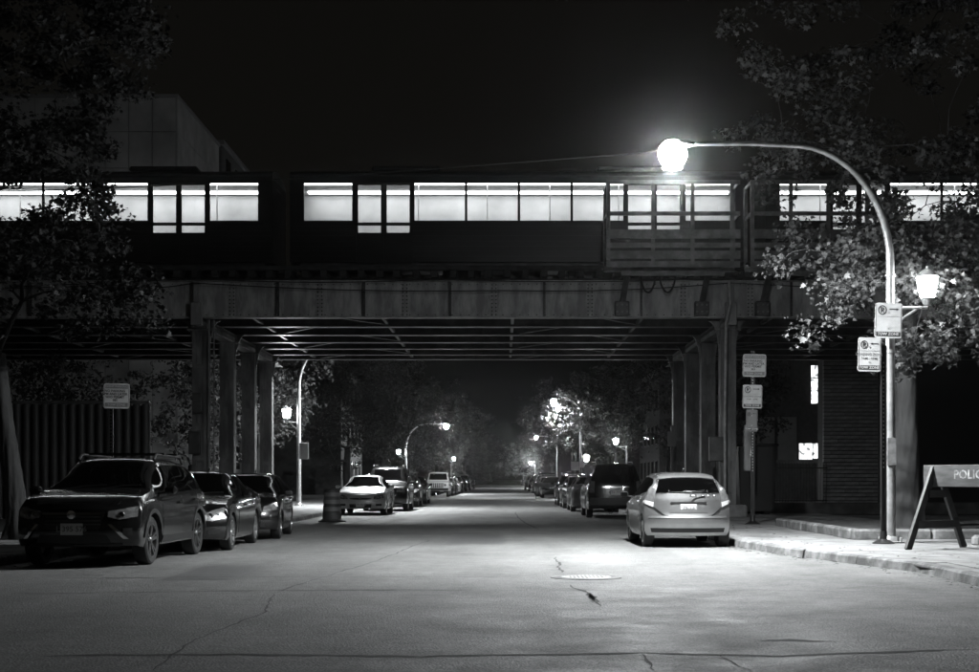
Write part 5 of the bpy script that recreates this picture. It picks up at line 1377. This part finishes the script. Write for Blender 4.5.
s.patch('rear_window', 'rear', [(-0.56, 1.66), (0.56, 1.66)], [(-0.66, 1.18), (0.66, 1.18)], CARGLASS, off=0.008, nu=12, nv=6)
s.patch('tailgate_trim', 'rear', [(-0.45, 1.06), (0.45, 1.06)], [(-0.45, 1.01), (0.45, 1.01)], CHROME, off=0.014, nv=1)
s.plate('rear', 0.86, 'B 52 7730')
s.mirror('tail_light', 'rear', [(0.68, 1.22), (0.80, 1.24)], [(0.70, 0.85), (0.86, 0.85)], LAMPRED, off=0.014, nu=5, nv=8)
s.patch('rear_bumper', 'rear', [(-0.84, 0.68), (0.84, 0.68)], [(-0.84, 0.44), (0.84, 0.44)], PLASTIC, off=0.035, nu=14, nv=4, depth=0.03)
s.patch('grille', 'front', [(-0.46, 0.88), (0.46, 0.88)], [(-0.42, 0.64), (0.42, 0.64)], BLACKM, off=0.010)
s.mirror('headlight', 'front', [(0.50, 0.88), (0.82, 0.92)], [(0.50, 0.76), (0.84, 0.76)], LAMPCLR, off=0.012)
s.plate('front', 0.56)
for sg in (1, -1): s.addmb('roof_rail', MB().tube([(-1.9, sg * 0.60, 1.78), (-1.8, sg * 0.60, 1.87), (0.0, sg * 0.62, 1.88), (0.12, sg * 0.62, 1.80)], 0.022, 8), PLASTIC)

# --- square off-road vehicle
JEEP = CarStyle(4.2, 1.75, 1.35, -1.15, 0.40, 0.42,
    [(-2.1, 1.75), (-2.0, 1.79), (-0.8, 1.81), (0.42, 1.79), (0.50, 1.74), (0.72, 1.20), (0.85, 1.16), (1.9, 1.10), (2.1, 1.04)],
    [(-2.1, 1.12), (0.6, 1.10), (0.8, 1.09), (2.1, 1.00)], 0.68,
    [(0.4, 0.0), (0.8, 0.0), (1.1, 0.03)], [(0.4, 0.0), (1.1, 0.0), (1.75, 0.05)], 0.05, 0.04, 'five')
s = JEEP
s.side_windows((-1.05, -0.25), -1.98, 0.56, hi=0.12); s.doors((-1.0, -0.22, 0.66)); s.mirrors(0.55, PLASTIC)
s.patch('windscreen', 'front', [(-0.60, 1.70), (0.60, 1.70)], [(-0.68, 1.24), (0.68, 1.24)], CARGLASS, off=0.006)
s.patch('grille', 'front', [(-0.48, 1.0), (0.48, 1.0)], [(-0.44, 0.66), (0.44, 0.66)], BLACKM, off=0.008); gk = len(s.parts) - 1
for k in range(8): s.patch('grille_slat', 'front', [(-0.47 + k * .128, 0.99), (-0.425 + k * .128, 0.99)], [(-0.47 + k * .128, 0.67), (-0.425 + k * .128, 0.67)], 'PAINT', off=0.014, parent=gk, nu=1, nv=2)
for sg in (1, -1): s.addmb('headlight', MB().lathe([(0.0, 2.14), (0.08, 2.13), (0.1, 2.09)], (0, sg * 0.58, 0.86), 14, 'X'), LAMPCLR)
s.addmb('bumper', MB().bev(2.08, 2.28, -0.82, 0.82, 0.48, 0.64, 0.03), PLASTIC)
s.addmb('spare_wheel', MB().lathe([(0.1, -2.32), (0.37, -2.30), (0.37, -2.12), (0.1, -2.11)], (0, 0, 1.0), 18, 'X'), TYRE)
for sg in (1, -1): s.addmb('fender_flare', MB().bev(0.9, 1.85, sg * 0.90 - 0.05, sg * 0.90 + 0.05, 0.83, 0.90, 0.02), PLASTIC)

UP, DN = R(90), R(-90)      # driving away from / towards the camera
place(SUV, 'crossover_car', 'dark grey crossover with roof bars nearest on the left side of the street', (-6.22, 22.75), DN + R(-1.5), P_DARK, RIMD, CG).scale = (1.06, 1.06, 1.06)
place(SED, 'sedan_car', 'dark sedan with bright ten spoke wheels behind the roof bar crossover', (-5.84, 27.0), DN + R(1.5), P_BLACK, RIM, CG)
place(H, 'hatchback_car', 'black hatchback third in the left row just before the viaduct column', (-5.72, 31.6), DN + R(3.5), P_BLACK, RIMD, CG)
place(SED2, 'sedan_car', 'bright silver sedan facing the camera beyond the viaduct beside the barrel', (-5.12, 52.6), DN, P_PALE, RIM, CG)
place(H, 'hatchback_car', 'small silver hatchback seen from behind on the right in front of the viaduct', (3.48, 28.3), UP + R(0.5), P_SILVER, RIM, CG)
place(BOX, 'sport_utility_car', 'tall black boxy car seen from behind beyond the silver hatchback', (3.72, 48.6), UP, P_BLACK, RIM, CG)
place(BOX, 'sport_utility_car', 'tall black boxy car directly behind the bright silver sedan', (-4.78, 58.6), DN, P_BLACK, RIM, CG)
place(JEEP, 'offroad_car', 'square pale off-road vehicle facing the camera further down on the left', (-4.75, 103.2), DN, P_WHITE, RIMD, CG)
more = [  # style, x, y, heading, paint, label
    (SED, 3.55, 57.0, UP, P_GREY, 'grey sedan parked just beyond the tall black car on the right'),
    (H, 3.45, 63.3, UP, P_DARK, 'dark hatchback second beyond the tall black car on the right'),
    (SUV, 3.5, 70.0, UP, P_BLACK, 'dark crossover third beyond the tall black car on the right'),
    (SED2, 3.5, 98.0, UP, P_BLACK, 'dark sedan just past the distant barrier on the right'),
    (SUV, 3.4, 105.5, UP, P_GREY, 'grey crossover two cars past the distant barrier on the right'),
    (BOX, 3.5, 113.5, UP, P_BLACK, 'tall black car three cars past the distant barrier on the right'),
    (SED, 3.5, 128.0, UP, P_DARK, 'far dark sedan on the right before the small far lamp'),
    (SUV, 3.5, 146.0, UP, P_DARK, 'far dark crossover on the right near the end of the row'),
    (BOX, 3.5, 168.0, UP, P_GREY, 'farthest tall car at the end of the right row'),
    (SUV, -4.75, 65.8, DN, P_BLACK, 'black crossover second behind the silver sedan on the left'),
    (SED, -4.75, 73.0, DN, P_DARK, 'dark sedan third behind the silver sedan on the left'),
    (SED, -4.7, 109.8, DN, P_BLACK, 'black sedan right behind the square pale off-road vehicle'),
    (H, -4.6, 116.0, DN, P_GREY, 'grey hatchback second behind the square pale off-road vehicle'),
    (SED2, -4.6, 123.0, DN, P_SILVER, 'pale sedan third behind the square off-road vehicle under the lamp'),
    (SUV, -4.6, 131.0, DN, P_BLACK, 'black crossover beyond the pale far sedan on the left'),
    (SED, -4.6, 145.0, DN, P_DARK, 'far dark sedan on the left past the third lamp'),
    (BOX, -4.6, 160.0, DN, P_GREY, 'far tall grey car near the end of the left row'),
    (SED2, -4.6, 185.0, DN, P_DARK, 'farthest dark sedan at the end of the left row'),
]
for st, x, y, rz, pm, lab in more: place(st, 'parked_car', lab, (x, y), rz, pm, RIM, CG)

# ------------------------------------------------------------------ haze volume added to imitate the glare round the lamps
hz = MB().box(-70, 70, -62, 420, -1.2, 30).build('haze', None)
hm = bpy.data.materials.new('glare haze'); hm.use_nodes = True
hN = hm.node_tree.nodes; hN.remove(hN['Principled BSDF'])
pv = hN.new('ShaderNodeVolumePrincipled'); pv.inputs['Density'].default_value = 0.00024; pv.inputs['Color'].default_value = (0.9, 0.9, 0.9, 1)
pv.inputs['Anisotropy'].default_value = 0.975
hm.node_tree.links.new(pv.outputs[0], hN['Material Output'].inputs['Volume'])
hz.data.materials.append(hm); hz['kind'] = 'stuff'; hz['label'] = 'thin added haze imitating lamp glare over the whole street'
